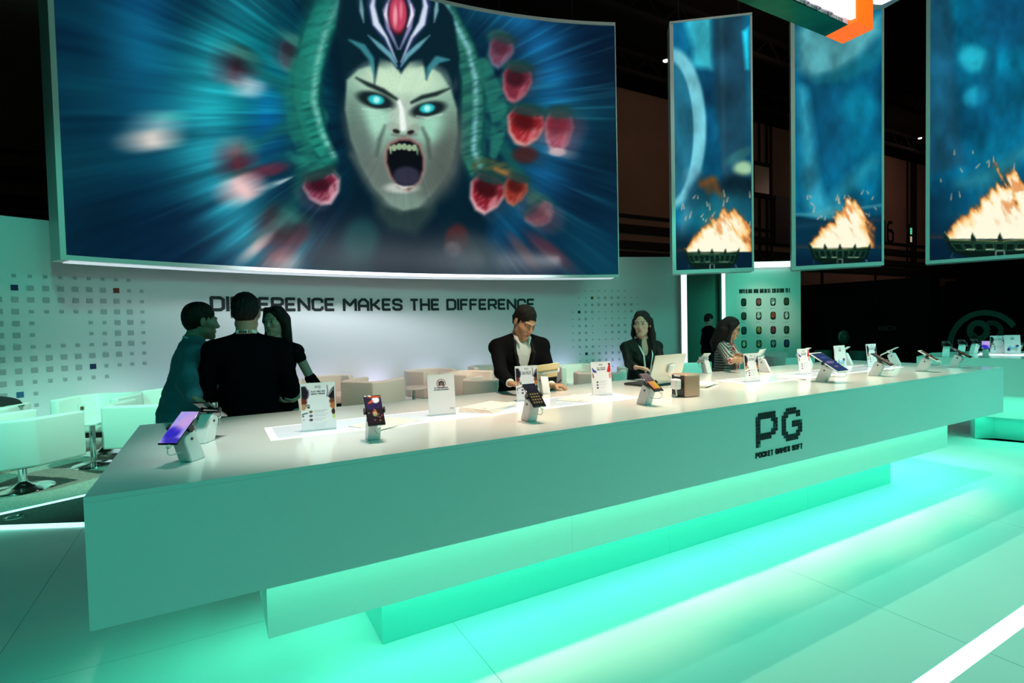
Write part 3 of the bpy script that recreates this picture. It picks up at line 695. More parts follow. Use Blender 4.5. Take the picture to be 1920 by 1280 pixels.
    cup(984, 236, 36, 34, 15, (158, 30, 40), (250, 170, 165), (70, 6, 12)); cup(1047, 245, 27, 40, 8, (165, 60, 80), (240, 165, 175), (95, 26, 42)); c.ell(1045, 285, 16, 8, 0, (250, 205, 200), .7, .9)
    c.ell(985, 290, 24, 16, 0, (70, 30, 30), .7, .9); cup(912, 362, 34, 34, 20, (130, 22, 38), (250, 185, 190), (50, 6, 14)); cup(966, 356, 22, 26, 20, (140, 36, 30), (220, 120, 90), (70, 14, 14))
    cup(1012, 402, 30, 20, -35, (150, 70, 90), (200, 150, 150), (90, 40, 50), a=.8); c.ell(855, 450, 22, 30, 15, (80, 30, 36), .6, .9); c.ell(848, 468, 16, 14, 0, (205, 150, 150), .8, .8)
    c.ell(1030, 470, 50, 14, 38, (120, 50, 60), .9, .6); c.ell(980, 470, 40, 10, 50, (140, 80, 75), .9, .5); c.ell(900, 470, 50, 26, 30, (70, 70, 74), .9, .3)
    # shoulders
    c.ell(890, 490, 70, 46, 20, (66, 84, 86), .9, .55); c.ell(740, 490, 120, 50, 0, (8, 34, 48), .8, .8); c.ell(640, 505, 60, 26, 0, (44, 62, 70), .8, .5); c.ell(675, 450, 34, 40, 20, (40, 110, 104), .9, .5)
    # head: neck and face
    c.poly([(700, 340), (820, 340), (815, 400), (780, 440), (730, 430), (705, 400)], (40, 62, 62), 18, .9)
    face = [(650, 150), (672, 130), (700, 122), (725, 132), (747, 150), (772, 130), (800, 122), (826, 138), (846, 168), (857, 205), (858, 250), (850, 296), (834, 332), (812, 362), (785, 388), (756, 394), (730, 382), (700, 350), (678, 312), (658, 262), (647, 205)]
    c.poly(face, (138, 178, 158), 6)
    tf = lambda X, Y: np.clip(.6+.5*vnoise(X/9, Y/9, 31), 0, 1)
    c.poly([(660, 290), (700, 300), (728, 268), (800, 270), (850, 260), (846, 320), (800, 380), (750, 392), (700, 352)], (108, 122, 114), 26, .8); c.ell(755, 150, 78, 34, 4, (205, 236, 205), 1.0, .95); c.ell(700, 225, 34, 28, 15, (172, 226, 200), 1.1, .9); c.ell(815, 240, 30, 24, 0, (160, 220, 192), 1.1, .85)
    c.ell(672, 250, 22, 60, -14, (84, 104, 98), 1.2, .75); c.ell(842, 285, 26, 70, 8, (84, 96, 90), 1.2, .8); c.ell(705, 320, 28, 52, -24, (96, 108, 104), 1.2, .65); c.ell(815, 330, 26, 50, 18, (82, 92, 88), 1.2, .7)
    c.ell(758, 378, 34, 14, 0, (120, 146, 134), 1.0, .8); c.ell(752, 352, 30, 10, 0, (206, 212, 204), .9, .8)
    c.ell(757, 215, 26, 36, 0, (186, 206, 188), .9, .8)
    c.stroke([(722, 236), (712, 262), (706, 292)], [4, 8, 4], (70, 84, 80), 8, .8); c.stroke([(792, 240), (802, 262), (806, 296)], [4, 8, 4], (66, 78, 74), 8, .8)
    # eyes and brows
    c.ell(704, 188, 36, 15, 16, (16, 26, 32), .6, .95); c.ell(803, 205, 34, 14, -12, (16, 26, 32), .6, .95)
    c.ell(705, 187, 15, 9, 10, (40, 196, 200), .6); c.ell(801, 203, 14, 8.5, -8, (40, 200, 205), .6); c.ell(706, 187, 6, 6, 0, (170, 250, 245), .8); c.ell(801, 203, 6, 6, 0, (170, 250, 245), .8)
    c.stroke([(668, 146), (690, 158), (718, 170), (744, 186)], [3, 8, 9, 5], (28, 42, 42), 5); c.stroke([(772, 192), (792, 182), (818, 176), (842, 166)], [5, 8, 8, 3], (28, 42, 42), 5)
    c.stroke([(680, 204), (705, 207), (732, 204)], [2, 3, 2], (190, 235, 215), 5, .8); c.stroke([(782, 218), (802, 221), (828, 214)], [2, 4, 2], (215, 245, 230), 5, .8)
    # nose
    c.stroke([(748, 190), (753, 205), (755, 228), (756, 240)], [6, 9, 11, 12], (246, 255, 250), 5, .95); c.ell(737, 238, 12, 9, 20, (160, 176, 160), .8, .8); c.ell(776, 242, 12, 9, -20, (150, 166, 150), .8, .8)
    c.ell(743, 246, 7, 4, 15, (36, 32, 34), .7); c.ell(770, 248, 7, 4, -15, (36, 32, 34), .7); c.stroke([(735, 252), (756, 256), (780, 252)], [2, 5, 2], (84, 80, 76), 6, .7)
    # mouth
    mo = [(734, 272), (750, 264), (768, 264), (784, 274), (792, 296), (792, 318), (784, 338), (766, 352), (748, 346), (734, 328), (726, 304), (727, 284)]
    mc = np.array([760, 308.])
    c.poly([mc+(np.array(p)-mc)*1.17 for p in mo], (150, 132, 124), 6, .9); c.poly([mc+(np.array(p)-mc)*1.09 for p in mo], (118, 78, 78), 4, .8); c.poly(mo, (8, 10, 18), 4)
    c.ell(762, 330, 25, 18, 0, (52, 52, 72), .5, .9)
    for k in range(5): c.ell(739+k*9.5, 277-(2 if k in (1, 2) else 0), 5.2, 6.4, 0, (150, 176, 140), .3)
    c.stroke([(732, 276), (733, 288)], [5, 2], (160, 190, 150), 2); c.stroke([(782, 280), (783, 290)], [5, 2], (120, 150, 120), 2)
    c.stroke([(742, 346), (756, 352), (774, 349)], [2, 6, 2], (214, 220, 214), 4, .9)
    # crown
    c.poly([(640, -40), (630, 60), (646, 140), (672, 122), (690, 108), (700, 112), (702, 160), (712, 108), (735, 116), (752, 138), (768, 116), (792, 108), (800, 150), (812, 112), (838, 128), (850, 160), (862, 110), (850, 30), (800, -40)], (6, 34, 46), 6)
    c.stroke([(655, 75), (680, 88), (696, 110), (702, 145)], [3, 12, 10, 1], (60, 140, 150), 5, .9); c.stroke([(842, 112), (820, 112), (805, 128), (798, 148)], [3, 14, 10, 1], (60, 140, 150), 5, .9)
    for sgn in (-1, 1):
        q = lambda x: 748+sgn*x
        c.stroke([(q(14), -60), (q(40), -30), (q(52), 10), (q(44), 44), (q(22), 76), (q(3), 128)], [2, 10, 17, 16, 12, 3], (30, 50, 90), 4); c.stroke([(q(44), -20), (q(50), 12), (q(43), 44), (q(24), 70), (q(4), 116)], [1, 9, 12, 5, 1], (222, 232, 250), 4, .95)
        c.stroke([(q(14), -10), (q(26), 20), (q(20), 52), (q(2), 92)], [3, 9, 8, 2], (160, 150, 205), 4, .9); c.stroke([(q(22), 8), (q(25), 28), (q(16), 50)], [2, 6, 3], (250, 245, 255), 3, .9)
        c.stroke([(q(72), -10), (q(70), 20), (q(66), 42)], [2, 8, 1], (150, 200, 215), 4, .8); c.stroke([(q(58), 66), (q(36), 86), (q(16), 104), (q(4), 124)], [1, 9, 9, 2], (110, 175, 190), 4, .9)
    c.ell(746, 28, 19, 38, 0, (70, 20, 40), .3); c.ell(746, 26, 16, 34, 0, (196, 66, 96), .35); c.ell(741, 30, 4, 20, 0, (250, 170, 185), 1, .9); c.ell(752, 20, 3, 16, 0, (240, 140, 160), 1, .7)
    # radial smear away from the face
    acc = np.zeros_like(c.C); ws_ = 0
    rr_ = np.hypot((X-752)/1.0, (Y-220)/1.25); k_ = np.where(X < 752, np.clip((rr_-150)/130, 0, 1), np.clip((rr_-190)/190, 0, .8))[..., None]
    for t in np.linspace(-.06, .085, 11):
        sx = cx+dx*(1-t); sy = cy+dy*(1-t); acc += c.sample(sx, sy); ws_ += 1
    sm = acc/ws_; c.C = c.C*(1-k_)+sm*k_
    c.C = c.C*(.92+.12*n3[..., None]); c.C = np.clip(c.C, 0, 1)
    return c
def flame(c, x0, x1, ybase, h, seed=3, lean=.25):
    X, Y = c.X, c.Y; w_ = x1-x0; u = (X-x0)/w_; v = (ybase-Y)/h
    wob = (fbm(X/26+Y*.012, Y/34, seed, 4)-.5); u2 = u-lean*np.clip(v, 0, 1)*.5-wob*.34*np.clip(v, 0, 1)
    env = 1-np.abs(u2-.5)*2; env = np.clip(env, 0, 1)**.55
    tong = fbm((X-Y*.55)/15, (Y+X*.5)/46, seed+3, 4)
    f = env*(.30+1.65*tong)-np.clip(v, 0, 2)*1.05; f = np.where(v < -.02, -1, f)
    c.put(np.clip((f+.10)*3, 0, 1), (150, 70, 30), .75); c.put(np.clip((f-.02)*4.5, 0, 1), (245, 150, 70)); c.put(np.clip((f-.10)*4.5, 0, 1), (255, 214, 140)); c.put(np.clip((f-.22)*4.2, 0, 1), (255, 250, 222))
    dk = np.clip((fbm((X-Y*.5)/11, (Y+X*.3)/28, seed+9, 3)-.60)*7, 0, 1)*np.clip(f*5, 0, 1)*np.clip((v-.15)*3, 0, 1); c.put(dk, (225, 130, 60), .75)
    rr = np.random.RandomState(seed)
    for _ in range(20):
        x = x0+w_*(rr.rand()*1.1-.05); y = ybase-h*(.6+.75*rr.rand()); a_ = rr.rand()*2
        c.stroke([(x, y), (x+rr.randn()*3, y-3-5*a_)], [2.2, 1], (235, 190, 150), 1.6, .85)
def brazier(c, x0, x1, yt, yb, sc=1.0):
    w_ = x1-x0; ym = yt+(yb-yt)*.68
    c.poly([(x0-w_*.02, yt), (x1+w_*.02, yt-2*sc), (x1-w_*.05, ym), (x1-w_*.2, yb), (x0+w_*.2, yb+1), (x0+w_*.05, ym)], (7, 20, 16), 2)
    c.stroke([(x0, yt), ((x0+x1)/2, yt+2.5*sc), (x1, yt-2*sc)], 3.2*sc, (40, 64, 46), 1.5); c.stroke([(x0, yt-1), ((x0+x1)/2, yt+1*sc), (x1, yt-3*sc)], 1.0*sc, (170, 180, 110), 1.2, .8)
    for k in range(5):
        x = x0+w_*k/4; d = 8*sc if k in (0, 4) else 7*sc
        c.poly([(x-3*sc, yt+2), (x-2.6*sc+(2-k)*-.6*sc, yt-d*.6), (x+(k-2)*1.3*sc, yt-d*1.35), (x+3*sc, yt-d*.4), (x+3.4*sc, yt+2)], (18, 34, 28), 1.4); c.stroke([(x+(k-2)*1.3*sc, yt-d*1.3), (x+2.5*sc, yt-d*.4)], 1.1*sc, (150, 165, 120), 1, .8)
    for k in range(9):
        a_ = x0+w_*(.04+.104*k); b_ = a_+w_*.085; t_ = x0+w_*.5; f = .88
        q = [(a_, yt+4*sc), (b_, yt+4*sc), (t_+(b_-t_)*f, ym-2*sc), (t_+(a_-t_)*f, ym-2*sc), (a_, yt+4*sc)]
        c.stroke(q, 1.0*sc, (44, 104, 76), 1.1, .8)
        if k in (1, 3, 6, 7): c.stroke([(t_+(a_-t_)*f, ym-3*sc), (t_+(b_-t_)*f, ym-3*sc)], 1.3*sc, (190, 225, 190), 1, .9)
    c.stroke([(x0+w_*.46, yb-8*sc), (x0+w_*.54, yb-8*sc), (x0+w_*.54, yb+3*sc), (x0+w_*.46, yb+3*sc), (x0+w_*.46, yb-8*sc)], 1.2*sc, (150, 185, 175), 1, .9)
    c.stroke([(x0+w_*.06, ym+2), (x0+w_*.04, yb), (x0+w_*.12, yb+4)], 1.2*sc, (40, 70, 70), 1); c.stroke([(x1-w_*.06, ym+2), (x1-w_*.02, yb), (x1-w_*.1, yb+2)], 1.2*sc, (120, 150, 160), 1)
def paint_banner(k):
    box = [(1256, -20, 1424, 524), (1474, -20, 1668, 520), (1722, -30, 1990, 512)][k]
    c = Canvas(*box, 1.6); X, Y = c.X, c.Y
    n = fbm(X/70+k*9, Y/110, 40+k, 4); n2 = fbm(X/28+k*5, Y/60, 50+k, 4)
    a = np.array([2, 52, 84])/255.; b = np.array([6, 132, 168])/255.
    c.C = a+(b-a)*np.clip((n*.8+n2*.4-.28)*1.5, 0, 1)[..., None]
    fl_ = lambda: None
    if k == 0:
        c.poly([(1285, 50), (1300, 90), (1296, 125), (1336, 130), (1332, -20), (1290, -20)], (60, 186, 200), 14, .85); c.put(np.clip((160-Y)/120, 0, 1)*np.clip((1320-X)/60, 0, 1), (20, 120, 170), .5)
        c.poly([(1333, -20), (1396, -20), (1404, 200), (1398, 330), (1356, 340), (1342, 200)], (24, 62, 82), 14, .9); c.stroke([(1352, 0), (1358, 320)], 3, (48, 88, 105), 12, .6); c.poly([(1392, 60), (1404, 50), (1405, 130), (1398, 130)], (30, 190, 215), 8, .9)
        c.ell(1258, 240, 66, 150, 0, (118, 196, 208), .12, .9); c.ell(1254, 246, 46, 132, 0, (26, 98, 124), .1, .95); c.stroke([(1300, 330), (1296, 380), (1280, 430), (1272, 480)], [34, 24, 16, 10], (90, 150, 170), 14, .6)
        c.ell(1312, 362, 22, 36, 25, (14, 66, 90), .8, .8); c.stroke([(1318, 345), (1336, 340), (1350, 362), (1360, 376)], [14, 18, 12, 2], (150, 84, 36), 12, .9); c.ell(1330, 352, 10, 14, 0, (100, 80, 50), .9, .7)
        c.ell(1394, 316, 18, 14, 0, (150, 190, 150), 1.0, .95); c.ell(1386, 292, 30, 10, -30, (50, 110, 110), 1, .6); c.ell(1385, 350, 40, 22, 0, (6, 20, 28), .9, .8); c.ell(1360, 400, 60, 34, -20, (30, 90, 100), 1.0, .6)
        c.C *= (.62+.76*fbm(X/34, Y/60, 70, 5))[..., None]; c.put(np.clip((Y-415)/40, 0, 1), (4, 22, 42), .9); flame(c, 1284, 1410, 470, 78, 5, .35); brazier(c, 1286, 1384, 474, 503, .9)
    if k == 1:
        c.poly([(1492, 60), (1510, 40), (1650, 30), (1650, 60), (1610, 110), (1570, 140), (1530, 150), (1500, 130)], (104, 190, 194), 26, .8); c.stroke([(1655, 90), (1620, 120), (1580, 140), (1530, 152)], [26, 30, 26, 16], (14, 108, 128), 16, .85)
        c.poly([(1520, 160), (1590, 160), (1586, 320), (1540, 320)], (8, 86, 122), 20, .8); c.stroke([(1504, 170), (1512, 240), (1520, 330), (1530, 380)], [18, 24, 26, 40], (60, 172, 196), 20, .7)
        c.ell(1610, 200, 34, 34, 0, (8, 120, 150), .9, .8); c.ell(1518, 336, 14, 22, 0, (20, 66, 84), 1.3, .5); c.stroke([(1640, 300), (1600, 340), (1560, 380)], [16, 30, 20], (44, 150, 170), 22, .6); c.ell(1560, 400, 50, 14, -15, (90, 190, 200), 1, .5)
        c.C *= (.62+.76*fbm(X/34, Y/60, 71, 5))[..., None]; c.put(np.clip((Y-402-6*np.sin(X/40))/8, 0, 1), (4, 38, 60), .92); c.stroke([(1492, 402), (1540, 402), (1600, 392), (1656, 384)], 4, (80, 150, 160), 6, .8); c.stroke([(1492, 425), (1656, 410)], 6, (30, 70, 90), 12, .6)
        c.put(np.clip((Y-470)/20, 0, 1), (4, 22, 48), .8); flame(c, 1516, 1640, 464, 84, 15, .35); brazier(c, 1520, 1630, 466, 494, 1.0)
    if k == 2:
        c.poly([(1730, -30), (1780, -30), (1800, 250), (1812, 310), (1742, 330)], (26, 74, 100), 16, .75); c.ell(1826, 110, 28, 24, 20, (40, 196, 220), .9, .9); c.ell(1830, 180, 24, 18, -25, (40, 190, 215), .9, .85); c.ell(1850, 150, 14, 70, 10, (10, 80, 110), .9, .6)
        c.ell(1895, 40, 60, 50, 0, (10, 76, 112), .9, .8); c.ell(1870, 200, 60, 60, 0, (6, 92, 130), .9, .5); c.stroke([(1930, 270), (1900, 300), (1860, 330), (1800, 345)], [10, 24, 34, 20], (46, 130, 140), 22, .6)
        c.C *= (.55+.85*fbm(X/40, Y/60, 72, 5))[..., None]; c.put(np.clip((Y-318)/60, 0, 1)*np.clip((1850-X)/110, 0, 1), (6, 34, 56), .9); c.put(np.clip((Y-400)/60, 0, 1), (4, 24, 46), .85); flame(c, 1772, 1990, 446, 118, 27, .3); brazier(c, 1775, 1975, 450, 482, 1.5)
    c.C = np.clip(c.C, 0, 1); return c
M_scr = mat('lit_picture', vcol='emit', es=1.0, rough=.6, spec=.0)
M_frm = mat('pale_frame', (.62, .66, .65), .35, spec=.4)
M_frs = mat('lit_soffit', (.85, .87, .9), .4, emit=(.80, .86, .95), es=.55)  # wash light bouncing off the underside is put in as emission
ZB = EYE[2]+.92; 
def sang(p): return math.atan2(p[0]-SC[0], p[1]-SC[1])
def spt(a, r): return (SC[0]+r*math.sin(a), SC[1]+r*math.cos(a))
def onscr(x):
    r = ray(x, hz(x)); lo, hi = 1e-4, .05
    for _ in range(60):
        m_ = (lo+hi)/2; p = EYE[:2]+r[:2]*m_
        if np.linalg.norm(p-SC) < SR: lo = m_
        else: hi = m_
    return EYE[:2]+r[:2]*lo
a0 = sang(onscr(119)); a1 = sang(onscr(1162)); ZT = EYE[2]+6.12
big = empty('hanging_screen', (0, 0, 0), 0, 'huge curved lit screen showing a shouting pale face among red blossoms and blue streaks', 'screen')
cv = paint_main()
na, nz = 560, 420; mg = .06
AA = np.linspace(a0+mg/SR, a1-mg/SR*.3, na); ZZ = np.linspace(ZB+mg, ZT-mg, nz)
AG, ZG = np.meshgrid(AA, ZZ); Vx = SC[0]+(SR-.004)*np.sin(AG); Vy = SC[1]+(SR-.004)*np.cos(AG); Vv = np.stack([Vx, Vy, ZG], -1).reshape(-1, 3)
cp = (Vv-EYE)@RC; PX = 960+FPX*cp[:, 0]/-cp[:, 2]; PY = 640-FPX*cp[:, 1]/-cp[:, 2]
def gridF(nx, ny):
    i, j = np.meshgrid(np.arange(nx-1), np.arange(ny-1)); b = (j*nx+i).ravel(); return np.stack([b, b+1, b+nx+1, b+nx], 1)
mk('lit_face', Vv, gridF(na, nz), M_scr, big, vc=s2l(cv.sample(PX, PY)))
def arcbox(r0, r1, z0, z1, b0, b1, n=48):
    V = []; F = []
    for i in range(n+1):
        a = b0+(b1-b0)*i/n
        for r, z in ((r0, z0), (r0, z1), (r1, z1), (r1, z0)): p = spt(a, r); V.append((p[0], p[1], z))
    for i in range(n):
        for k in range(4): F.append([i*4+k, i*4+(k+1) % 4, (i+1)*4+(k+1) % 4, (i+1)*4+k])
    F += [[0, 3, 2, 1], [n*4+k for k in range(4)]]; return MB().raw(V, F)
arcbox(SR, SR+.32, ZB, ZT, a0, a1).build('housing', M_frm, big)
arcbox(SR-.03, SR+.0, ZB, ZB+mg, a0, a1).build('bottom_rim', M_frm, big)
arcbox(SR-.03, SR+.0, ZT-mg, ZT, a0, a1).build('top_rim', M_frm, big)
arcbox(SR-.03, SR+.0, ZB+mg, ZT-mg, a0, a0+mg/SR, 1).build('side_rim', M_frm, big); arcbox(SR-.03, SR+.0, ZB+mg, ZT-mg, a1-mg/SR*.3, a1, 1).build('side_rim', M_frm, big)
arcbox(SR+.02, SR+.30, ZB-.012, ZB-.001, a0+.01, a1-.01).build('lit_soffit', M_frs, big, label='pale underside with the wash light put in as glow')
for a in np.linspace(a0+.08, a1-.08, 6):
    p = spt(a, SR+.16); MB().cyl((p[0], p[1], ZT), (p[0], p[1], 12.3), .012, n=6).build('suspension_wire', M_hd, big)
# three flat hanging pictures continuing the ring
bands = [((1262, 10.6), (1414, 10.35), 52, 'left'), ((1485, 10.35), (1657, 9.75), 42, 'middle'), ((1735, 9.75), (1962, 8.75), -8, 'right')]
labs = ['leftmost hanging lit picture, narrow, with a curved pale arch and a flaming brazier', 'middle hanging lit picture with misty blue clouds and a flaming brazier', 'rightmost hanging lit picture with dark pillar and the biggest flaming brazier']
for k, ((pxa, da), (pxb, db), yt, nm) in enumerate(bands):
    A3 = dep(pxa, da); B3 = dep(pxb, db); L = np.linalg.norm(B3-A3); d = _n((B3-A3)[:2])
    zt_ = EYE[2]+(hz(pxa)-yt)*da/FPX
    t = empty('hanging_picture', (A3[0], A3[1], 0), math.atan2(d[1], d[0]), labs[k], 'picture', 'lit pictures hanging in a row')
    zt_ = zt_ if k < 2 else EYE[2]+5.9
    bw = .07 if k < 2 else .06
    MB().box((L/2, .17, (ZB+zt_)/2), (L, .32, zt_-ZB)).build('housing', M_frm, t)
    nx, ny = (120, 330) if k < 2 else (170, 330)
    ug, zg_ = np.meshgrid(np.linspace(bw*1.0, L-bw*.5, nx), np.linspace(ZB+bw, zt_-bw*.5, ny))
    W3 = np.stack([A3[0]+d[0]*ug, A3[1]+d[1]*ug, zg_], -1).reshape(-1, 3); cp = (W3-EYE)@RC
    PX = 960+FPX*cp[:, 0]/-cp[:, 2]; PY = 640-FPX*cp[:, 1]/-cp[:, 2]; cb = paint_banner(k)
    Lv = np.stack([ug, np.full_like(ug, -.005), zg_], -1).reshape(-1, 3)
    mk('lit_face', Lv, gridF(nx, ny), M_scr, t, vc=s2l(cb.sample(PX, PY)))
    MB().box((L/2, -.012, ZB+bw/2), (L, .03, bw)).build('bottom_rim', M_frm, t); MB().box((L/2, -.012, zt_-bw/4), (L, .03, bw/2)).build('top_rim', M_frm, t)
    MB().box((bw/2, -.012, (ZB+zt_)/2), (bw, .03, zt_-ZB-bw*1.6)).build('side_rim', M_frm, t); MB().box((L-bw/4, -.012, (ZB+zt_)/2), (bw/2, .03, zt_-ZB-bw*1.6)).build('side_rim', M_frm, t)
    for u in (.2, L-.2): MB().cyl((u, .17, zt_), (u, .17, 12.3), .012, n=6).build('suspension_wire', M_hd, t)
# cyan light catching the undersides and left edges of the hanging pictures
area((8.2, 3.6, 1.9), (9.2, 6.8, 2.6), 2.0, .5, 12, (.12, 1, .72))
# ================================================================== COUNTERS
ZTP, ZFB, ZT2 = .985, .585, .295
X0, X1, Y0_, Y1_ = -.35, 6.09, 1.965, 3.34
ct = empty('display_counter', (0, 0, 0), 0, 'long white display counter with a stepped base and a black pixel logo on its front', 'counter')
def ring_top():
    # worktop with two openings for the light boxes
    mb = MB(); xs = [X0, .20, 2.34, 3.42, 5.56, X1]; ya, yb = 2.50, 2.86
    z0, z1 = ZTP-.016, ZTP
    for i in range(5):
        cells = [(Y0_, ya), (yb, Y1_)] if i in (1, 3) else [(Y0_, Y1_)]
        for a, b in cells: mb.box(((xs[i]+xs[i+1])/2, (a+b)/2, (z0+z1)/2), (xs[i+1]-xs[i], b-a, z1-z0))
    bm = bmesh.new(); me = bpy.data.meshes.new('tmp'); me.from_pydata(mb.V, [], mb.F); bm.from_mesh(me)
    bmesh.ops.remove_doubles(bm, verts=bm.verts[:], dist=1e-5)
    # drop inner coincident faces
    seen = {}
    for f in bm.faces: seen.setdefault(tuple(round(c, 4) for c in f.calc_center_median()), []).append(f)
    kill = [f for k, v in seen.items() if len(v) > 1 for f in v]
    bmesh.ops.delete(bm, geom=kill, context='FACES_ONLY')
    V = [v.co.copy() for v in bm.verts]; bm.verts.index_update(); F = [[v.index for v in f.verts] for f in bm.faces]; bm.free()
    m2 = MB(); m2.raw(V, F); return m2
ring_top().build('worktop', M_top, ct)
def shell(mb, x0, x1, y0, y1, z0, z1, t=.02):
    mb.box(((x0+x1)/2, (y0+y1)/2, (z0+z1)/2), (x1-x0, y1-y0, z1-z0)); return mb
shell(MB(), X0, X1, Y0_, Y1_, ZFB, ZTP-.0165).build('upper_block', M_lam, ct)
xs = [X0+.49, 1.55, 3.05, 4.35, X1-.49]
for i in range(4): shell(MB(), xs[i]+(.0012 if i else 0), xs[i+1], 2.185, Y1_-.22, ZT2, ZFB-.001).build('middle_block', M_lam, ct)
xs = [X0+.98, 2.45, 3.9, X1-.98]
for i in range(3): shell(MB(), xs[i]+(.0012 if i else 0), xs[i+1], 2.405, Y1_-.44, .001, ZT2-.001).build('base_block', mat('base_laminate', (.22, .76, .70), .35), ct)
M_box = mat('light_box', (.9, .9, .9), .2, emit=(.97, .98, 1.0), es=1.05, coat=.5); M_boxg = mat('light_box_glass', (.75, .8, .85), .1, emit=(.80, .88, .98), es=.42, coat=.5)
for x0, x1 in ((.20, 2.34), (3.42, 5.56)):
    lbx = MB().box(((x0+x1)/2, 2.68, ZTP-.008), (x1-x0-.004, .356, .014)).build('light_box', M_box, ct)
    for i in range(2):
        xa = x0+.02+(x1-x0-.04)*i/2; xb = xa+(x1-x0-.04)/2
        MB().box(((xa+xb)/2, 2.68, ZTP+.0005), (xb-xa-.02, .30, .003)).build('glass_plate', M_boxg, lbx)
# logo of little squares
PG = ["............####..", ".########.#######.", "#########.######.#", ]
Pp = [".########", "#########", "##.....###"[:10], "##......##", "##......##", "##......##"]
Pg = [" ######## ", "######### ", "##     ###", "##      ##", "##      ##", "##     ###", "######### ", "#######   ", "##        ", "##        "]
Pg = [" ######## ", "######### ", "##     ###", "##      ##", "##      ##", "##     ###", "######### ", "#######   ", "##        ", "##        "]
Gg = ["  #####   ", " ######## ", "###    ## ", "##        ", "##   #####", "##   #####", "##      ##", "###    ###", " ######## ", "  ######  "]
P_rows = [" ######## ", "######### ", "##     ###", "##      ##", "##      ##", "##     ###", "##     ###"[:0]]
P_full = [" ######## ", "######### ", "##     ###", "##      ##", "##      ##", "##     ###", "######### ", "#######   ", "##        ", "##        "]
lu0 = atY(1417, 838, Y0_); lu1 = atY(1503.5, 826, Y0_); Wl = lu1[0]-lu0[0]
zt1 = atY(1436, 772, Y0_)[2]; zb1 = atY(1427, 838, Y0_)[2]; cell = (zt1-zb1)/10; cw_ = Wl*.455/10
mbl = MB(); mgn = MB(); mbu = MB()
def cellbox(m_, x, z): m_.box((x, Y0_-.0025, z), (cw_*.80, .004, cell*.86))
for j, row in enumerate(P_full):
    for i, ch in enumerate(row):
        if ch == '#': cellbox(mgn if (j, i) == (9, 1) else (mbu if (j, i) in ((1, 0), (4, 8), (5, 7)) else mbl), lu0[0]+cw_*(i+.5), zt1-cell*(j+.5))
gx = lu0[0]+Wl*.545; 
for j, row in enumerate(Gg):
    for i, ch in enumerate(row):
        if ch == '#': cellbox(mgn if (j, i) == (4, 9) else (mbu if (j, i) in ((8, 1),) else mbl), gx+cw_*(i+.5), zt1-cell*(j+.35))
mbl.build('logo_squares', M_black, ct, kind='stuff'); mgn.build('logo_squares', mat('green_print', (.01, .30, .16), .5), ct, label='green logo squares', kind='stuff'); mbu.build('logo_squares', mat('blue_square', (.005, .03, .12), .5), ct, label='dark blue logo squares', kind='stuff')
T3 = 'POCKET GAMES SOFT'; h3 = (zt1-zb1)*.165; ztx = atY(1420, 859, Y0_)[2]
ws3 = (Wl/h3-(len(T3)-1)*.34)/sum(GL[c][0] for c in T3)
text_mb(T3, h3, h3*.24, lambda u, v, d: (lu0[0]+u, Y0_-.0005-d, ztx+v), gap=.34, ws=ws3, depth=.003).build('lettering', M_black, ct, fix=False, kind='stuff')
# second counter on the right
c2 = empty('display_counter', (0, 0, 0), 0, 'second white display counter with a stepped base at the far right edge', 'counter')
uu = _n(np.array([.28, -.96])); vv = np.array([.96, .28]); A2 = np.array([7.05, 3.05])
def c2poly(fi, si): 
    a = A2+vv*fi+uu*si; b = A2+vv*fi+uu*4.6; bk = 1.55-fi*.7
    return [a, A2+vv*(bk*.55)+uu*(si-.05+.1), A2+vv*bk+uu*(.55+si), A2+vv*bk+uu*4.6, b]
MB().prism(c2poly(0, 0), ZTP-.004, ZTP).build('worktop', M_top, c2)
MB().prism(c2poly(.0005, .0005), ZFB, ZTP-.0045).build('upper_block', M_lam, c2)
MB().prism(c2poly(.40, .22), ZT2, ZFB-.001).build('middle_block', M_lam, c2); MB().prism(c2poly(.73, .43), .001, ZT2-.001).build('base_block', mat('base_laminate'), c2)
q = A2+vv*.85+uu*1.6; 
lb2 = MB().prism([A2+vv*.55+uu*.5, A2+vv*.95+uu*.5, A2+vv*.95+uu*2.6, A2+vv*.55+uu*2.6], ZTP, ZTP+.006).build('light_box', M_box, c2)
def tape2(fi, z, L, e_):
    p = A2+vv*fi+uu*2.2; o = tape((p[0], p[1], z), (p[0], p[1], 0), L, .12, e_); o.rotation_euler = (0, 0, math.atan2(uu[1], uu[0])); return o
tape2(.2, .575, 4.0, 9); tape2(.56, .288, 3.6, 4)
# ================================================================== LOUNGE FURNITURE
M_lea = mat('white_leather', (.80, .79, .76), .42, spec=.4, bump=.08, bscale=90)
M_chr = mat('chrome', (.75, .78, .78), .12, 1)
def bevel_mb(polyx, z0, z1, bev, seg=3):
    bm = bmesh.new(); vs = [bm.verts.new((p[0], p[1], z0)) for p in polyx]; f = bm.faces.new(vs)
    r = bmesh.ops.extrude_face_region(bm, geom=[f]); 
    for v in r['geom']:
        if isinstance(v, bmesh.types.BMVert): v.co.z = z1
    bmesh.ops.recalc_face_normals(bm, faces=bm.faces[:])
    bmesh.ops.bevel(bm, geom=bm.edges[:], offset=bev, segments=seg, affect='EDGES', profile=.5)
    bm.verts.index_update(); V = [v.co.copy() for v in bm.verts]; F = [[v.index for v in f.verts] for f in bm.faces]; bm.free()
    return MB().raw(V, F)
CHG = 'white tub chairs on chrome pedestals in the lounge'
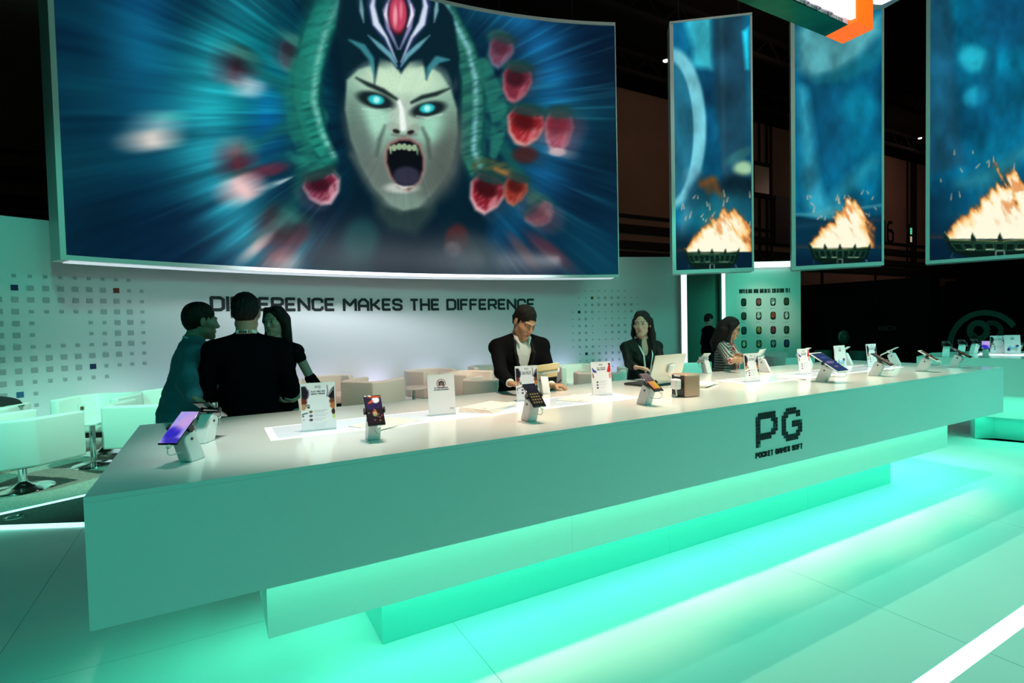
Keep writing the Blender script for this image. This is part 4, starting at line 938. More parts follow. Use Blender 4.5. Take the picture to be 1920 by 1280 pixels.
def make_chair(label):
    t = empty('tub_chair', (0, 0, 0), 0, label, 'chair', CHG)
    U = [(-.37, -.33), (-.385, .10), (-.27, .33), (.27, .33), (.385, .10), (.37, -.33), (.275, -.33), (.285, .06), (.205, .225), (-.205, .225), (-.285, .06), (-.275, -.33)]
    bevel_mb(U, .26, .70, .022).build('shell', M_lea, t, smooth=True)
    bevel_mb([(-.272, -.33), (-.278, .06), (-.2, .215), (.2, .215), (.278, .06), (.272, -.33)], .30, .44, .03).build('seat', M_lea, t, smooth=True)
    bevel_mb([(-.25, -.28), (-.26, .06), (-.19, .20), (.19, .20), (.26, .06), (.25, -.28)], .235, .295, .006, 1).build('seat_base', mat('black_base', (.01, .01, .01), .5), t)
    pd = MB().lathe([(.05, .235), (.05, .22), (.033, .215), (.033, .09), (.034, .075)], n=24).build('pedestal', M_chr, t, smooth=True)
    MB().lathe([(.036, .075), (.045, .06), (.075, .04), (.13, .026), (.20, .018), (.235, .012), (.24, .004), (.235, .0)], n=40).build('foot', M_chr, pd, smooth=True)
    return t
def face(d): return math.atan2(d[0], -d[1])
def place_d(px, d): p = dep(px, d); return (p[0], p[1], .014)
chairs = [
 ((-1.62, 6.62, .014), 2.35, 'nearest white tub chair at the left edge, seen from behind'),
 ((-2.25, 7.62, .014), 2.9, 'white tub chair at the left edge with a black coat on it'),
 ((-1.20, 8.05, .014), -.42, 'white tub chair by the left wall, its seat turned to the camera'),
 (place_d(270, 5.75), 2.75, 'white tub chair just behind the left end of the long counter'),
 (place_d(338, 7.0), -.9, 'white tub chair behind the man in the blue shirt'),
 (place_d(556, 7.3), .5, 'peach-lit tub chair right of the man seen from behind'),
 (place_d(612, 8.25), -.15, 'grey-lit tub chair by the wall behind the leftmost tall sign'),
 (place_d(692, 7.65), 2.25, 'peach and green lit tub chair turned away above the second phone'),
 (place_d(800, 9.15), .35, 'grey-lit tub chair with its seat showing, left of the camera sign'),
 (place_d(868, 8.5), .5, 'peach-lit tub chair right of the camera sign'),
 (place_d(915, 9.75), -.2, 'grey-lit tub chair by the wall left of the man in the black suit'),
 (place_d(918, 7.45), 2.2, 'green-lit tub chair at the elbow of the man in the black suit'),
 (place_d(1078, 9.4), -.3, 'grey-lit tub chair by the wall right of the man in the black suit'),
 (place_d(1122, 8.1), 2.3, 'green-lit tub chair behind the sign next to the yellow tablet'),
 (place_d(1210, 8.7), 2.9, 'teal-lit tub chair behind the woman at the laptop'),
 (place_d(1290, 9.6), 2.6, 'teal-lit tub chair between the laptop and the glowing post'),
 (place_d(1440, 11.5), .4, 'left of the two teal-lit tub chairs below the picture panel'),
 (place_d(1484, 10.3), 2.6, 'right of the two teal-lit tub chairs below the picture panel'),
]
ch0 = make_chair(chairs[0][2]); ch0.location = chairs[0][0]; ch0.rotation_euler = (0, 0, chairs[0][1])
for p, a, lb in chairs[1:]: dup(ch0, p, a, lb, CHG)
def make_table(label):
    t = empty('side_table', (0, 0, 0), 0, label, 'table', 'round white lounge tables')
    MB().lathe([(.001, .47), (.235, .47), (.24, .475), (.24, .49), (.235, .495), (.001, .495)], n=40).build('table_top', M_top, t, smooth=True)
    MB().lathe([(.06, .47), (.06, .46), (.028, .455), (.028, .03)], n=24).build('pedestal', M_chr, t, smooth=True)
    MB().lathe([(.03, .035), (.07, .022), (.19, .014), (.2, .004), (.2, 0)], n=40).build('foot', M_chr, t, smooth=True); return t
t0 = make_table('small round white table between the chairs at the left'); t0.location = (-1.20, 7.34, .014)
dup(t0, place_d(772, 8.35), 0, 'small round white table left of the camera sign', 'round white lounge tables')
dup(t0, place_d(1560, 10.9), 0, 'low round table in teal light behind the far signs', 'round white lounge tables')
# bottle-like small item on the left table
mb = MB(); p = Vector((-1.26, 7.22, .509))
t = empty('menu_stand', p, .5, 'small white upright card with a dark emblem on the left lounge table', 'card')
MB().box((0, 0, .004), (.07, .05, .008)).build('foot', M_lam, t); MB().box((0, 0, .11), (.06, .01, .2), (-.06, 0, 0)).build('card', M_lam, t); MB().box((0, -.008, .16), (.03, .004, .035), (-.06, 0, 0)).build('emblem', mat('brown_print', (.15, .06, .02), .5), t)
# black coat
rs = np.random.RandomState(3); n1_, n2_ = 26, 18; V = []
for j in range(n2_):
    for i in range(n1_):
        u = i/(n1_-1)*2-1; v = j/(n2_-1)*2-1; r = max(0, 1-(abs(u)**2.4+abs(v)**2.4)); h = .10*r**.5+.035*(vnoise(np.array(u*4+9.), np.array(v*4+3.), 2)-.5)*r
        V.append((u*.36, v*.23, float(h)))
V += [(x, y, z-.03 if abs(x) < .33 else z) for x, y, z in V]
F = [[j*n1_+i, j*n1_+i+1, (j+1)*n1_+i+1, (j+1)*n1_+i] for j in range(n2_-1) for i in range(n1_-1)]
coat = MB().raw(V[:n1_*n2_], F).build('coat', mat('black_cloth', (.006, .006, .007), .9), smooth=True, label='black coat thrown over the tub chair at the left edge', cat='coat')
coat.location = (-2.22, 7.72, .722); coat.rotation_euler = (0, .06, .3)
for px, d, lb in ((1500+.9*48, 13.0, 'dark upright cylinder stool left of the far signs'), (1610, 12.5, 'dark upright cylinder stool behind the small far sign')):
    p = dep(px, d); t = empty('pillar_stool', (p[0], p[1], 0), 0, lb, 'stool')
    MB().lathe([(.17, 0), (.18, .02), (.18, .60)], n=24).build('drum', mat('dark_teal_drum', (.03, .12, .10), .5), t, smooth=True); MB().lathe([(.18, .602), (.175, .65), (.001, .66)], n=24).build('cushion', mat('dark_teal_drum'), t, smooth=True)
# ================================================================== THINGS ON THE COUNTERS
M_wp = mat('white_plastic', (.80, .80, .82), .35); M_bp = mat('black_plastic', (.008, .008, .01), .35); M_wc = mat('white_cable', (.75, .75, .7), .4)
M_prn = mat('printed_card', vcol=True, rough=.35); M_dsp = mat('lit_display', vcol='emit', es=1.0, rough=.15, spec=.5)
ZC = ZTP+.0005
def disp_mesh(name, w_, l_, cv_, n=(30, 60)):
    ug, vg = np.meshgrid(np.linspace(-.5, .5, n[0]), np.linspace(-.5, .5, n[1]))
    V = np.stack([ug*w_, vg*l_, np.zeros_like(ug)], -1).reshape(-1, 3); c = cv_.sample((ug.ravel()+.5)*60, (.5-vg.ravel())*120)
    me = bpy.data.meshes.new(name); me.from_pydata([tuple(v) for v in V], [], gridF(*n).tolist()); a = me.color_attributes.new('Col', 'FLOAT_COLOR', 'POINT')
    cc = np.ones((len(V), 4), dtype=np.float32); cc[:, :3] = s2l(np.clip(c, 0, 1)); a.data.foreach_set('color', cc.ravel()); me.materials.append(M_dsp); return me
def scr(kind):
    c = Canvas(0, 0, 60, 120, 1.5); X, Y = c.X, c.Y
    if kind == 'lilac':
        c.C = np.array([150, 150, 225])/255.+np.zeros(X.shape+(3,)); c.put(fbm(X/20, Y/24, 5), (190, 165, 235), .8); c.ell(22, 84, 26, 26, 30, (50, 40, 190), .8); c.ell(40, 112, 30, 12, 0, (60, 50, 180), .8); c.ell(40, 40, 20, 30, 20, (215, 160, 220), 1, .6)
    elif kind == 'game':
        c.C = np.array([14, 8, 18])/255.+np.zeros(X.shape+(3,)); c.put(fbm(X/12, Y/9, 8)-.1, (70, 40, 150), .9*1); c.put((Y > 56)*1.0, (22, 8, 12), .75); c.ell(40, 18, 14, 14, 0, (255, 250, 245), .4); c.ell(20, 26, 12, 5, -30, (225, 90, 60), .8); c.ell(40, 4, 30, 5, 0, (190, 80, 30), .8)
        c.ell(30, 76, 9, 11, 0, (240, 130, 40), .4); c.ell(28, 80, 6, 7, 0, (60, 190, 120), .5); c.ell(31, 74, 4, 4, 0, (250, 240, 220), .5)
        rr = np.random.RandomState(2)
        for _ in range(16): c.ell(6+rr.rand()*50, 58+rr.rand()*56, 3, 3, 0, (150+rr.rand()*90, 80+rr.rand()*90, 60+rr.rand()*80), .6, .8)
    elif kind == 'slots':
        c.C = np.array([12, 14, 22])/255.+np.zeros(X.shape+(3,)); c.put(np.clip(1-Y/60, 0, 1), (30, 40, 70), .6)
        for j in range(4):
            for i in range(4): c.ell(12+i*12, 56+j*15, 4, 4.5, 0, (150, 130, 80), .5)
    elif kind == 'fire':
        c.C = np.array([20, 8, 10])/255.+np.zeros(X.shape+(3,)); c.put(fbm(X/9, Y/9, 3)-.2, (190, 60, 60), .8)
        for i in range(5): c.stroke([(10+i*10, 60), (10+i*10, 104)], 7, (250, 140+i*18, 30), 2)
        c.put(np.clip((Y-108)/4, 0, 1), (60, 20, 10), 1)
    elif kind == 'navy':
        c.C = np.array([30, 36, 88])/255.+np.zeros(X.shape+(3,)); c.ell(30, 62, 18, 9, 0, (110, 84, 130), .6); c.ell(32, 30, 18, 6, 0, (50, 70, 130), .9); c.ell(30, 90, 10, 5, 0, (130, 90, 120), .8)
        for k in range(3): c.stroke([(12+k*14, 62), (19+k*14, 62)], 4, (170, 140, 150), 1.5, .8)
    else:
        c.C = np.array([40, 22, 20])/255.+np.zeros(X.shape+(3,)); c.put(fbm(X/12, Y/12, 4)-.2, (150, 90, 50), .7)
    c.C = np.clip(c.C, 0, 1); return c
DISP = {}
SG, PGp = 'white display stands on the long counter', 'phones on display stands'
def post_mb(w_=.052):
    prof = [(.042, 0), (-.034, 0), (-.066, .085), (-.062, .10), (-.020, .118), (-.008, .112)]
    bm = bmesh.new(); vs = [bm.verts.new((-w_/2, y, z)) for y, z in prof]; f = bm.faces.new(vs)
    r = bmesh.ops.extrude_face_region(bm, geom=[f])
    for v in r['geom']:
        if isinstance(v, bmesh.types.BMVert): v.co.x = w_/2
    bmesh.ops.recalc_face_normals(bm, faces=bm.faces[:]); bmesh.ops.bevel(bm, geom=bm.edges[:], offset=.003, segments=2, affect='EDGES')
    bm.verts.index_update(); V = [v.co.copy() for v in bm.verts]; F = [[v.index for v in f.verts] for f in bm.faces]; bm.free(); return MB().raw(V, F)
def stand(x, y, yaw, kind, label, plabel, w_=.072, l_=.15, white=False, tilt=38, name='smartphone', roll=0, z=ZC, sc=1.0, screen=True, h0=.122):
    yaw = math.radians(yaw); tl = math.radians(tilt)
    t = empty('display_stand', (x, y, z), yaw, label, 'stand', SG)
    post_mb().build('post', M_wp, t, smooth=True)
    Rt = Matrix.Rotation(tl, 3, 'X')@Matrix.Rotation(math.radians(roll), 3, 'Z')
    c = Vector((0, -.047, h0)); nrm = Rt@Vector((0, 0, 1)); ph = c+nrm*.012
    mbb = MB(); mbb.box(c-nrm*.001, (w_+.016, .016, .006), Rt)
    for s_ in (-1, 1): mbb.box(ph+Rt@Vector((s_*(w_/2+.005), 0, -.001)), (.007, .022, .018), Rt, .002)
    mbb.cyl(c-nrm*.004, c-nrm*.022, .011, n=14).build('clamp', M_wp if (white and abs(math.degrees(yaw)) > 90) else M_bp, t)
    for s_ in (-1, 1): MB().cyl((s_*.0255, -.03, .086), (s_*.0285, -.03, .086), .0055, n=14).build('button', M_bp, t)
    e = ph+Rt@Vector((.008, -l_/2-.006, -.002)); MB().box(e, (.016, .014, .008), Rt, .003).build('plug', M_wc, t)
    p1_ = Vector((.012, -.05, .04)); mid = (e+Vector((0, -.03, -.045)))
    pts = []
    for i in range(15):
        s_ = i/14; q_ = e*(1-s_)**2+mid*2*s_*(1-s_)+Vector((0, -.046, .045))*s_**2; pts.append(q_)
    MB().tube(pts, .0019, 6).build('cable', M_wc, t)
    # the phone itself, a thing of its own held by the clamp
    root = empty(name, (x, y, z), yaw, plabel, 'phone' if name == 'smartphone' else 'tablet', PGp if name == 'smartphone' else None)
    bodym = mat('white_glass', (.78, .78, .76), .2, coat=.5) if white else mat('black_glass', (.01, .01, .012), .12, coat=.5)
    MB().box(ph, (w_, l_, .008), Rt, .0035, 3).build('body', bodym, root, smooth=True)
    key = (kind, round(w_, 3), round(l_, 3), white)
    if screen:
        m_ = .006 if not white else .012
        if key not in DISP: DISP[key] = disp_mesh('display', w_-m_, l_-m_*(1.6 if not white else 2.2), scr(kind))
        o = bpy.data.objects.new('display', DISP[key]); COL.objects.link(o); o.parent = root
        o.matrix_local = Matrix.Translation(ph+nrm*.0046)@Rt.to_4x4()
    return t, root
def sp(px, py): p = atz(px, py, ZTP); return float(p[0]), float(p[1])
stand(*sp(360, 862), -36, 'lilac', 'white display stand nearest the left front corner of the counter', 'smartphone with a lilac and blue screen at the left front corner', l_=.158, w_=.076)
stand(*sp(384, 828), 150, 'game', 'white display stand turned away, behind the lilac-screened phone', 'dark smartphone seen edge-on behind the lilac-screened phone', tilt=30, l_=.165)
stand(*sp(699, 822), -4, 'game', 'white display stand between the tall sign and the camera sign', 'smartphone with a dark game screen and a white glow', tilt=50, l_=.148)
stand(*sp(992, 788), -2, 'slots', 'white display stand in front of the man in the black suit', 'smartphone with a dark grid screen in front of the man in the suit', tilt=42)
stand(*sp(1208, 758), 2, 'fire', 'white display stand in front of the laptop', 'smartphone with an orange and red game screen by the laptop', tilt=36, l_=.155)
stand(*sp(1541, 715), 4, 'navy', 'white display stand holding the large white tablet', 'large white tablet with a navy screen on the right half of the counter', w_=.17, l_=.25, white=True, tilt=32, name='tablet', h0=.135)
stand(*sp(1640, 704), 6, 'slots', 'white display stand right of the large white tablet', 'dark smartphone seen edge-on right of the large tablet', tilt=32, l_=.17)
stand(*sp(1728, 696), 4, 'brown', 'second white display stand from the right end of the long counter', 'smartphone with a brown screen near the right end of the long counter', tilt=32, l_=.165, white=True)
stand(*sp(1789, 688.5), 4, 'slots', 'white display stand nearest the right end of the long counter', 'smartphone on the stand nearest the right end of the long counter', tilt=30, l_=.16)
stand(*sp(1326, 699), 165, 'brown', 'white display stand at the elbow of the woman in the striped cardigan', 'white smartphone turned away by the elbow of the woman in the cardigan', tilt=36, l_=.15, white=True)
stand(*sp(1436, 697), 200, 'brown', 'white display stand before the hands of the woman in the cardigan', 'white tablet standing steeply before the woman in the cardigan', tilt=62, w_=.20, l_=.15, white=True, name='tablet', h0=.13)
stand(*sp(1515, 684), 175, 'brown', 'white display stand half hidden behind the red-figured sign', 'white phone poking out behind the red-figured sign', tilt=32, white=True)
stand(*sp(1590, 683), 185, 'brown', 'white display stand behind the small sign with pale blue figures', 'white phone behind the small sign with pale blue figures', tilt=36, white=True)
stand(*sp(1680, 684), 190, 'brown', 'white display stand at the back edge between two edge-on phones', 'teal-lit phone on the back edge stand near the right end', tilt=30, white=True)
stand(*sp(1022, 737), 165, 'brown', 'white display stand behind the tall sign by the man in the suit', 'yellow-backed tablet tilted towards the man in the black suit', w_=.225, l_=.15, white=True, tilt=44, name='tablet', h0=.135, roll=-9)
bpy.data.objects['tablet.002']; 
for ch in bpy.data.objects:
    if ch.parent is not None and ch.parent.get('label', '').startswith('yellow-backed') and ch.name.startswith('body'):
        ch.data.materials.clear(); ch.data.materials.append(mat('yellow_back', (.80, .66, .34), .4)); ch['label'] = 'yellow back'
# sign holders
def sign_canvas(kind):
    c = Canvas(0, 0, 60, 90, .8); X, Y = c.X, c.Y; c.C = np.array([236, 230, 238])/255.+np.zeros(X.shape+(3,)); rr = np.random.RandomState(4)
    if kind == 'feather':
        c.poly([(0, 3), (8, 3), (13, 14), (12, 26), (5, 34), (0, 40)], (26, 20, 36), 2); c.poly([(60, 5), (54, 12), (47, 24), (52, 30), (60, 34)], (26, 18, 30), 2); c.stroke([(47, 3), (48, 14), (46, 26)], 1.2, (60, 50, 60), 1); c.stroke([(57, 12), (48, 24)], 1.5, (200, 190, 210), 1)
        c.stroke([(13, 10), (14, 20), (10, 28)], 1.6, (130, 100, 130), 1.5); c.ell(4, 34, 6, 7, 0, (110, 44, 34), .5); c.ell(3, 44, 5, 6, 0, (200, 140, 100), .6); c.ell(56, 35, 6, 6, 0, (120, 60, 40), .5); c.ell(57, 44, 6, 6, 0, (190, 110, 60), .6); c.ell(57, 56, 3.5, 6, 0, (60, 30, 20), .5)
        c.stroke([(8, 42), (12, 40), (14, 42)], 1.6, (20, 16, 20), 1); c.ell(12, 45, 2.6, 1.8, 20, (20, 16, 20), .4); c.stroke([(0, 59), (4, 57), (10, 56)], 1.8, (20, 16, 20), 1); c.ell(2, 62, 1.8, 1.4, 0, (20, 20, 20), .4); c.ell(3, 69, 1, 1, 0, (120, 20, 50), .5); c.ell(58, 66, 3, 4, 30, (206, 206, 110), .5)
    if kind == 'red':
        c.poly([(2, 16), (4, 12), (7, 18), (14, 22), (16, 27), (10, 27), (4, 24), (3, 20)], (50, 50, 150), 1.5); c.poly([(4, 26), (7, 40), (3, 42), (2, 30)], (150, 70, 60), 1.5); c.poly([(60, 2), (54, 8), (50, 18), (48, 26), (54, 28), (60, 26)], (208, 30, 44), 2); c.ell(56, 4, 3, 2.5, 0, (40, 20, 30), .5); c.poly([(54, 30), (60, 30), (58, 46), (54, 42)], (200, 120, 110), 2)
    if kind == 'blue':
        c.poly([(10, 60), (20, 50), (30, 62), (44, 50), (52, 60), (44, 80), (30, 70), (16, 82)], (140, 180, 220), 3, .9); c.ell(48, 52, 6, 5, 0, (40, 50, 110), .6); c.ell(14, 70, 5, 8, 20, (50, 50, 110), .6); c.ell(40, 72, 5, 6, 0, (225, 205, 120), .7)
        c.stroke([(24, 14), (36, 14)], 2, (60, 60, 70), 1); c.stroke([(24, 18), (36, 18)], 2, (60, 60, 70), 1)
    if kind in ('feather', 'red'):
        for k, (cc, y) in enumerate((((130, 120, 40), 54), ((120, 110, 150), 62), ((110, 60, 90), 70))):
            c.ell(16, y, 3.4, 2.6, 0, cc, .4); c.ell(16, y, 1.6, 1.2, 0, (40, 20, 30), .6)
            for j in range(2): c.stroke([(22, y-2+j*3.2), (34+rr.rand()*12, y-2+j*3.2)], .7, (150, 148, 160), .6, .7)
        for k in range(3): c.stroke([(14+k*3, 78+k*3), (44-k*2, 78+k*3)], .6, (170, 168, 180), .6, .7)
    if kind == 'camera':
        R_ = np.hypot(X-30, Y-18); c.put(np.clip(1.2-np.abs(R_-9.6)/.9, 0, 1), (120, 20, 40)); c.poly([(24, 14), (27, 14), (28.5, 12), (32.5, 12), (34, 14), (36.5, 14), (36.5, 23), (24, 23)], (10, 10, 14), .8); c.ell(30.2, 18.6, 3.1, 3.1, 0, (240, 235, 240), .2); c.ell(30.2, 18.6, 2.0, 2.0, 0, (10, 10, 14), .2); c.stroke([(23.2, 11.2), (36.8, 24.8)], .9, (150, 20, 40), .8)
    return c
SH = {}
def sign_meshes(kind):
    if kind in SH: return SH[kind]
    n = (56, 84); ug, vg = np.meshgrid(np.linspace(-.072, .072, n[0]), np.linspace(.008, .214, n[1])); V = np.stack([ug, np.full_like(ug, -.0032), vg], -1).reshape(-1, 3)
    c = sign_canvas(kind).sample((ug.ravel()/.144+.5)*60, (1-(vg.ravel()-.008)/.206)*90)
    o = mk('printed_card', V, gridF(*n), M_prn, vc=s2l(np.clip(c, 0, 1))); me = o.data; bpy.data.objects.remove(o)
    tx = MB(); f = lambda xc, zc, h: (lambda u, v, d: (xc+u, -.0036-d*.1, zc+v))
    def line(t, h, zc, th=.2, gap=.3, xc=None, w=.8):
        L = text_len(t, gap, w)*h; x = -L/2 if xc is None else xc; m = text_mb(t, h, h*th, f(x, zc, h), gap=gap, ws=w, depth=.001); tx.raw(m.V, m.F)
    if kind in ('feather', 'red'): line('PG', .011, .196, .16, .4, w=1.3); line('PLAY AND WIN', .0072, .178, .24); line('GREAT PRIZES', .0072, .167, .26)
    elif kind == 'blue': line('PG', .012, .19, .16, .4, w=1.3)
    else: line('NO PHOTOGRAPHY', .0072, .146, .24); line('NO VIDEO RECORDING', .0066, .136, .24); line('PG', .010, .03, .14, .4, .044, 1.2)
    o2 = tx.build('lettering', mat('grey_ink', (.10, .10, .13), .6), None, fix=False); m2 = o2.data; bpy.data.objects.remove(o2)
    SH[kind] = (me, m2); return SH[kind]
def sign(x, y, yaw, kind, label, s_=1.0, lean=-6, z=ZC):
    t = empty('sign_holder', (x, y, z), math.radians(yaw), label, 'sign', 'upright signs in clear holders'); t.scale = (s_, s_, s_)
    MB().box((0, .02, .0015), (.15, .07, .003)).build('foot', mat('acrylic', (.93, .95, .96), .05, trans=.85), t)
    ln = Matrix.Rotation(math.radians(lean), 4, 'X')
    a = MB().box((0, 0, .112), (.15, .0045, .22)).build('clear_plate', mat('card_white', (.82, .82, .84), .3, coat=.5), t); a.matrix_local = ln
    for nm, me in zip(('printed_card', 'lettering'), sign_meshes(kind)):
        o = bpy.data.objects.new(nm, me); COL.objects.link(o); o.parent = t; o.matrix_local = ln
        if nm == 'lettering': o['kind'] = 'stuff'
    return t
sign(*sp(599, 808), -5, 'feather', 'tall sign with dark feathery corners at the left end of the light box', 1.02)
sign(*sp(830, 779), -6, 'camera', 'sign with a crossed-out black camera in a ring', .99)
sign(*sp(990, 752), -8, 'feather', 'feather-cornered sign in front of the man in the black suit', .99)
sign(*sp(1130, 742), -7, 'red', 'red-figured sign between the man in the suit and the laptop', 1.0)
sign(*sp(1412, 716), -4, 'feather', 'feather-cornered sign before the woman in the striped cardigan', .98)
sign(*sp(1510, 702), -4, 'red', 'red-figured sign behind the large white tablet', .98)
sign(*sp(1578, 694), -4, 'blue', 'sign with pale blue figures right of the large white tablet', 1.0)
sign(*sp(1637, 688), -4, 'feather', 'feather-cornered sign behind the edge-on phone on the right', .98)
# laptop seen from the back
lx, ly = sp(1246, 722)
t = empty('laptop', (lx, ly, ZC), math.radians(180+8), 'silver laptop seen from behind with a white puck on its lid', 'laptop')
MB().box((0, -.115, .009), (.37, .235, .016), None, .005).build('keyboard_deck', mat('dark_deck', (.03, .035, .04), .4), t)
lidR = Matrix.Rotation(math.radians(-16), 4, 'X'); lid = MB().box((0, 0, .113), (.37, .007, .225), None, .003).build('lid', mat('silver_lid', (.70, .66, .60), .32, .35), t, smooth=True); lid.matrix_local = Matrix.Translation((0, .0, .014))@lidR
MB().box((0, -.0045, .113), (.345, .001, .20)).build('display', mat('laptop_display', (.02, .02, .02), .2, emit=(.7, .85, .9), es=.8), lid)
pk = MB().box((-0.02, .014, .118), (.068, .020, .066), None, .009).build('puck', M_wp, lid, smooth=True)
cbl = [(-.02, .0, .085), (-.015, .05, .05), (.01, .075, .02), (.05, .10, .004), (.10, .10, .003)]
MB().tube([tuple(Vector(a).lerp(Vector(b), s_)) for a, b in zip(cbl, cbl[1:]) for s_ in (0, .33, .66)]+[cbl[-1]], .0028, 6).build('cable', M_wc, t)
# copper coloured box with a white plug
bx_, by_ = sp(1286, 742)
t = empty('power_box', (bx_, by_, ZC), math.radians(-6), 'copper-coloured rounded box with a white plug on its side', 'box')
bd = MB().box((0, .0, .071), (.12, .13, .142), None, .012, 3).build('body', mat('copper_shell', (.50, .33, .24), .35, .25), t, smooth=True)
MB().box((-.062, 0, .071), (.006, .11, .124), None, .002).build('side_plate', M_bp, t); MB().box((-.088, -.012, .082), (.046, .058, .066), None, .012, 3).build('plug', M_wp, t, smooth=True)
MB().box((-.068, 0, .132), (.012, .05, .01), None, .003).build('socket_tab', M_wp, t)
MB().tube([(-.095, -.02, .05), (-.10, -.03, .02), (-.09, -.02, .004), (-.05, .07, .004)], .005, 8).build('cable', M_wc, t)
# brochures, a thing each
M_pap = mat('paper', (.80, .76, .72), .5)
def brochure(px, py, yaw, label, k=0, w_=.21, l_=.28, h=.004, z0=0):
    x, y = sp(px, py); t = empty('brochure', (x, y, ZC+z0+.0028), math.radians(yaw), label, 'brochure', 'white brochures lying on the counter')
    MB().box((0, 0, h/2), (w_, l_, h), None, .001, 1).build('pages', M_pap, t)
    MB().box((w_*.22, -l_*.38, h+.0004), (.035, .006, .0006)).build('printed_title', mat('grey_ink'), t); return t
brochure(722, 795, -62, 'thin brochure lying behind the phone with the game screen')
for k in range(4): brochure(912+k*2, 768-k*.6, -50-5*k, ['lowest', 'second lowest', 'second highest', 'topmost'][k]+' brochure of the stack between the camera sign and the man in the suit', z0=k*.0045)
brochure(1088, 748, -58, 'single brochure lying left of the red-figured sign by the man'); 
for k in range(3): brochure(1308+k, 722, -70+3*k, ['lowest', 'middle', 'topmost'][k]+' brochure of the stack behind the copper-coloured box', z0=k*.0045)
brochure(1485, 708, -60, 'single brochure in the glare of the right light box')
# second counter: stands and signs
def c2p(fi, si): p = A2+vv*fi+uu*si; return float(p[0]), float(p[1])
for (px, py, yw, k_, a, b) in ((1773, 668.5, 100, 'slots', 'leftmost white display stand on the far right counter', 'dark phone on the leftmost stand of the far right counter'),
    (1802, 664, 95, 'brown', 'second white display stand from the left on the far right counter', 'pale phone on the second stand of the far right counter'),
    (1825, 662, 80, 'brown', 'third white display stand from the left on the far right counter', 'phone seen from behind on the third stand of the far right counter'),
    (1848, 669, -70, 'lilac', 'white display stand before the two tall signs on the far right counter', 'phone with a blue screen before the two tall signs at far right'),
    (1903, 663, 75, 'brown', 'rightmost white display stand on the far right counter', 'dark phone on the rightmost stand of the far right counter')):
    stand(*sp(px, py), yw, k_, a, b, tilt=34)
sign(*sp(1872, 664), -60, 'feather', 'left one of the two tall signs on the far right counter', .95, z=ZC+.006); sign(*sp(1899, 664.5), -50, 'blue', 'right one of the two tall signs on the far right counter', .98, z=ZC+.006)
# ================================================================== PEOPLE (one continuous body each, clothes and hair as children)
def rotm(yaw=0, pitch=0, roll=0):
    return np.array(Euler((math.radians(pitch), math.radians(roll), math.radians(yaw)), 'XYZ').to_matrix())
def A_(*v): return np.array(v, float)
class Sdf:
    def __init__(s): s.P = []
    def cap(s, a, b, ra, rb=None, k=.02, sub=False, tagc=None): s.P.append(('c', A_(*a), A_(*b), ra, ra if rb is None else rb, k, sub)); return s
    def ell(s, c, r, R=None, k=.02, sub=False): s.P.append(('e', A_(*c), A_(*r), np.eye(3) if R is None else np.asarray(R), 0, k, sub)); return s
    def mesh(s, axes):
        xs, ys, zs = axes; F = np.full((len(xs), len(ys), len(zs)), 9.0, dtype=np.float32)
        for t, a, b, p, q, k, sub in s.P:
            if t == 'c': R = max(p, q)+k+.03; lo = np.minimum(a, b)-R; hi = np.maximum(a, b)+R
            else: R = b.max()+k+.03; lo = a-R; hi = a+R
            sl = tuple(slice(max(0, np.searchsorted(ax, l)-1), min(len(ax), np.searchsorted(ax, h)+1)) for ax, l, h in zip(axes, lo, hi))
            if any(x.stop <= x.start for x in sl): continue
            X = xs[sl[0]][:, None, None]; Y = ys[sl[1]][None, :, None]; Z = zs[sl[2]][None, None, :]
            if t == 'c':
                d = b-a; L2 = float(d@d)+1e-9; h = np.clip(((X-a[0])*d[0]+(Y-a[1])*d[1]+(Z-a[2])*d[2])/L2, 0, 1)
                D = np.sqrt((X-a[0]-h*d[0])**2+(Y-a[1]-h*d[1])**2+(Z-a[2]-h*d[2])**2)-(p+(q-p)*h)
            else:
                U = [(X-a[0])*p[0, i]+(Y-a[1])*p[1, i]+(Z-a[2])*p[2, i] for i in range(3)]
                k0 = np.sqrt(sum((u/r)**2 for u, r in zip(U, b))); k1 = np.sqrt(sum((u/r**2)**2 for u, r in zip(U, b)))+1e-6; D = k0*(k0-1)/k1
            f = F[sl]
            if sub: D = -D; h = np.clip(.5-.5*(f-D)/k, 0, 1); F[sl] = f+(D-f)*h+k*h*(1-h)
            else: h = np.clip(.5+.5*(D-f)/k, 0, 1); F[sl] = D+(f-D)*h-k*h*(1-h)
        return surfnets(F, xs, ys, zs)
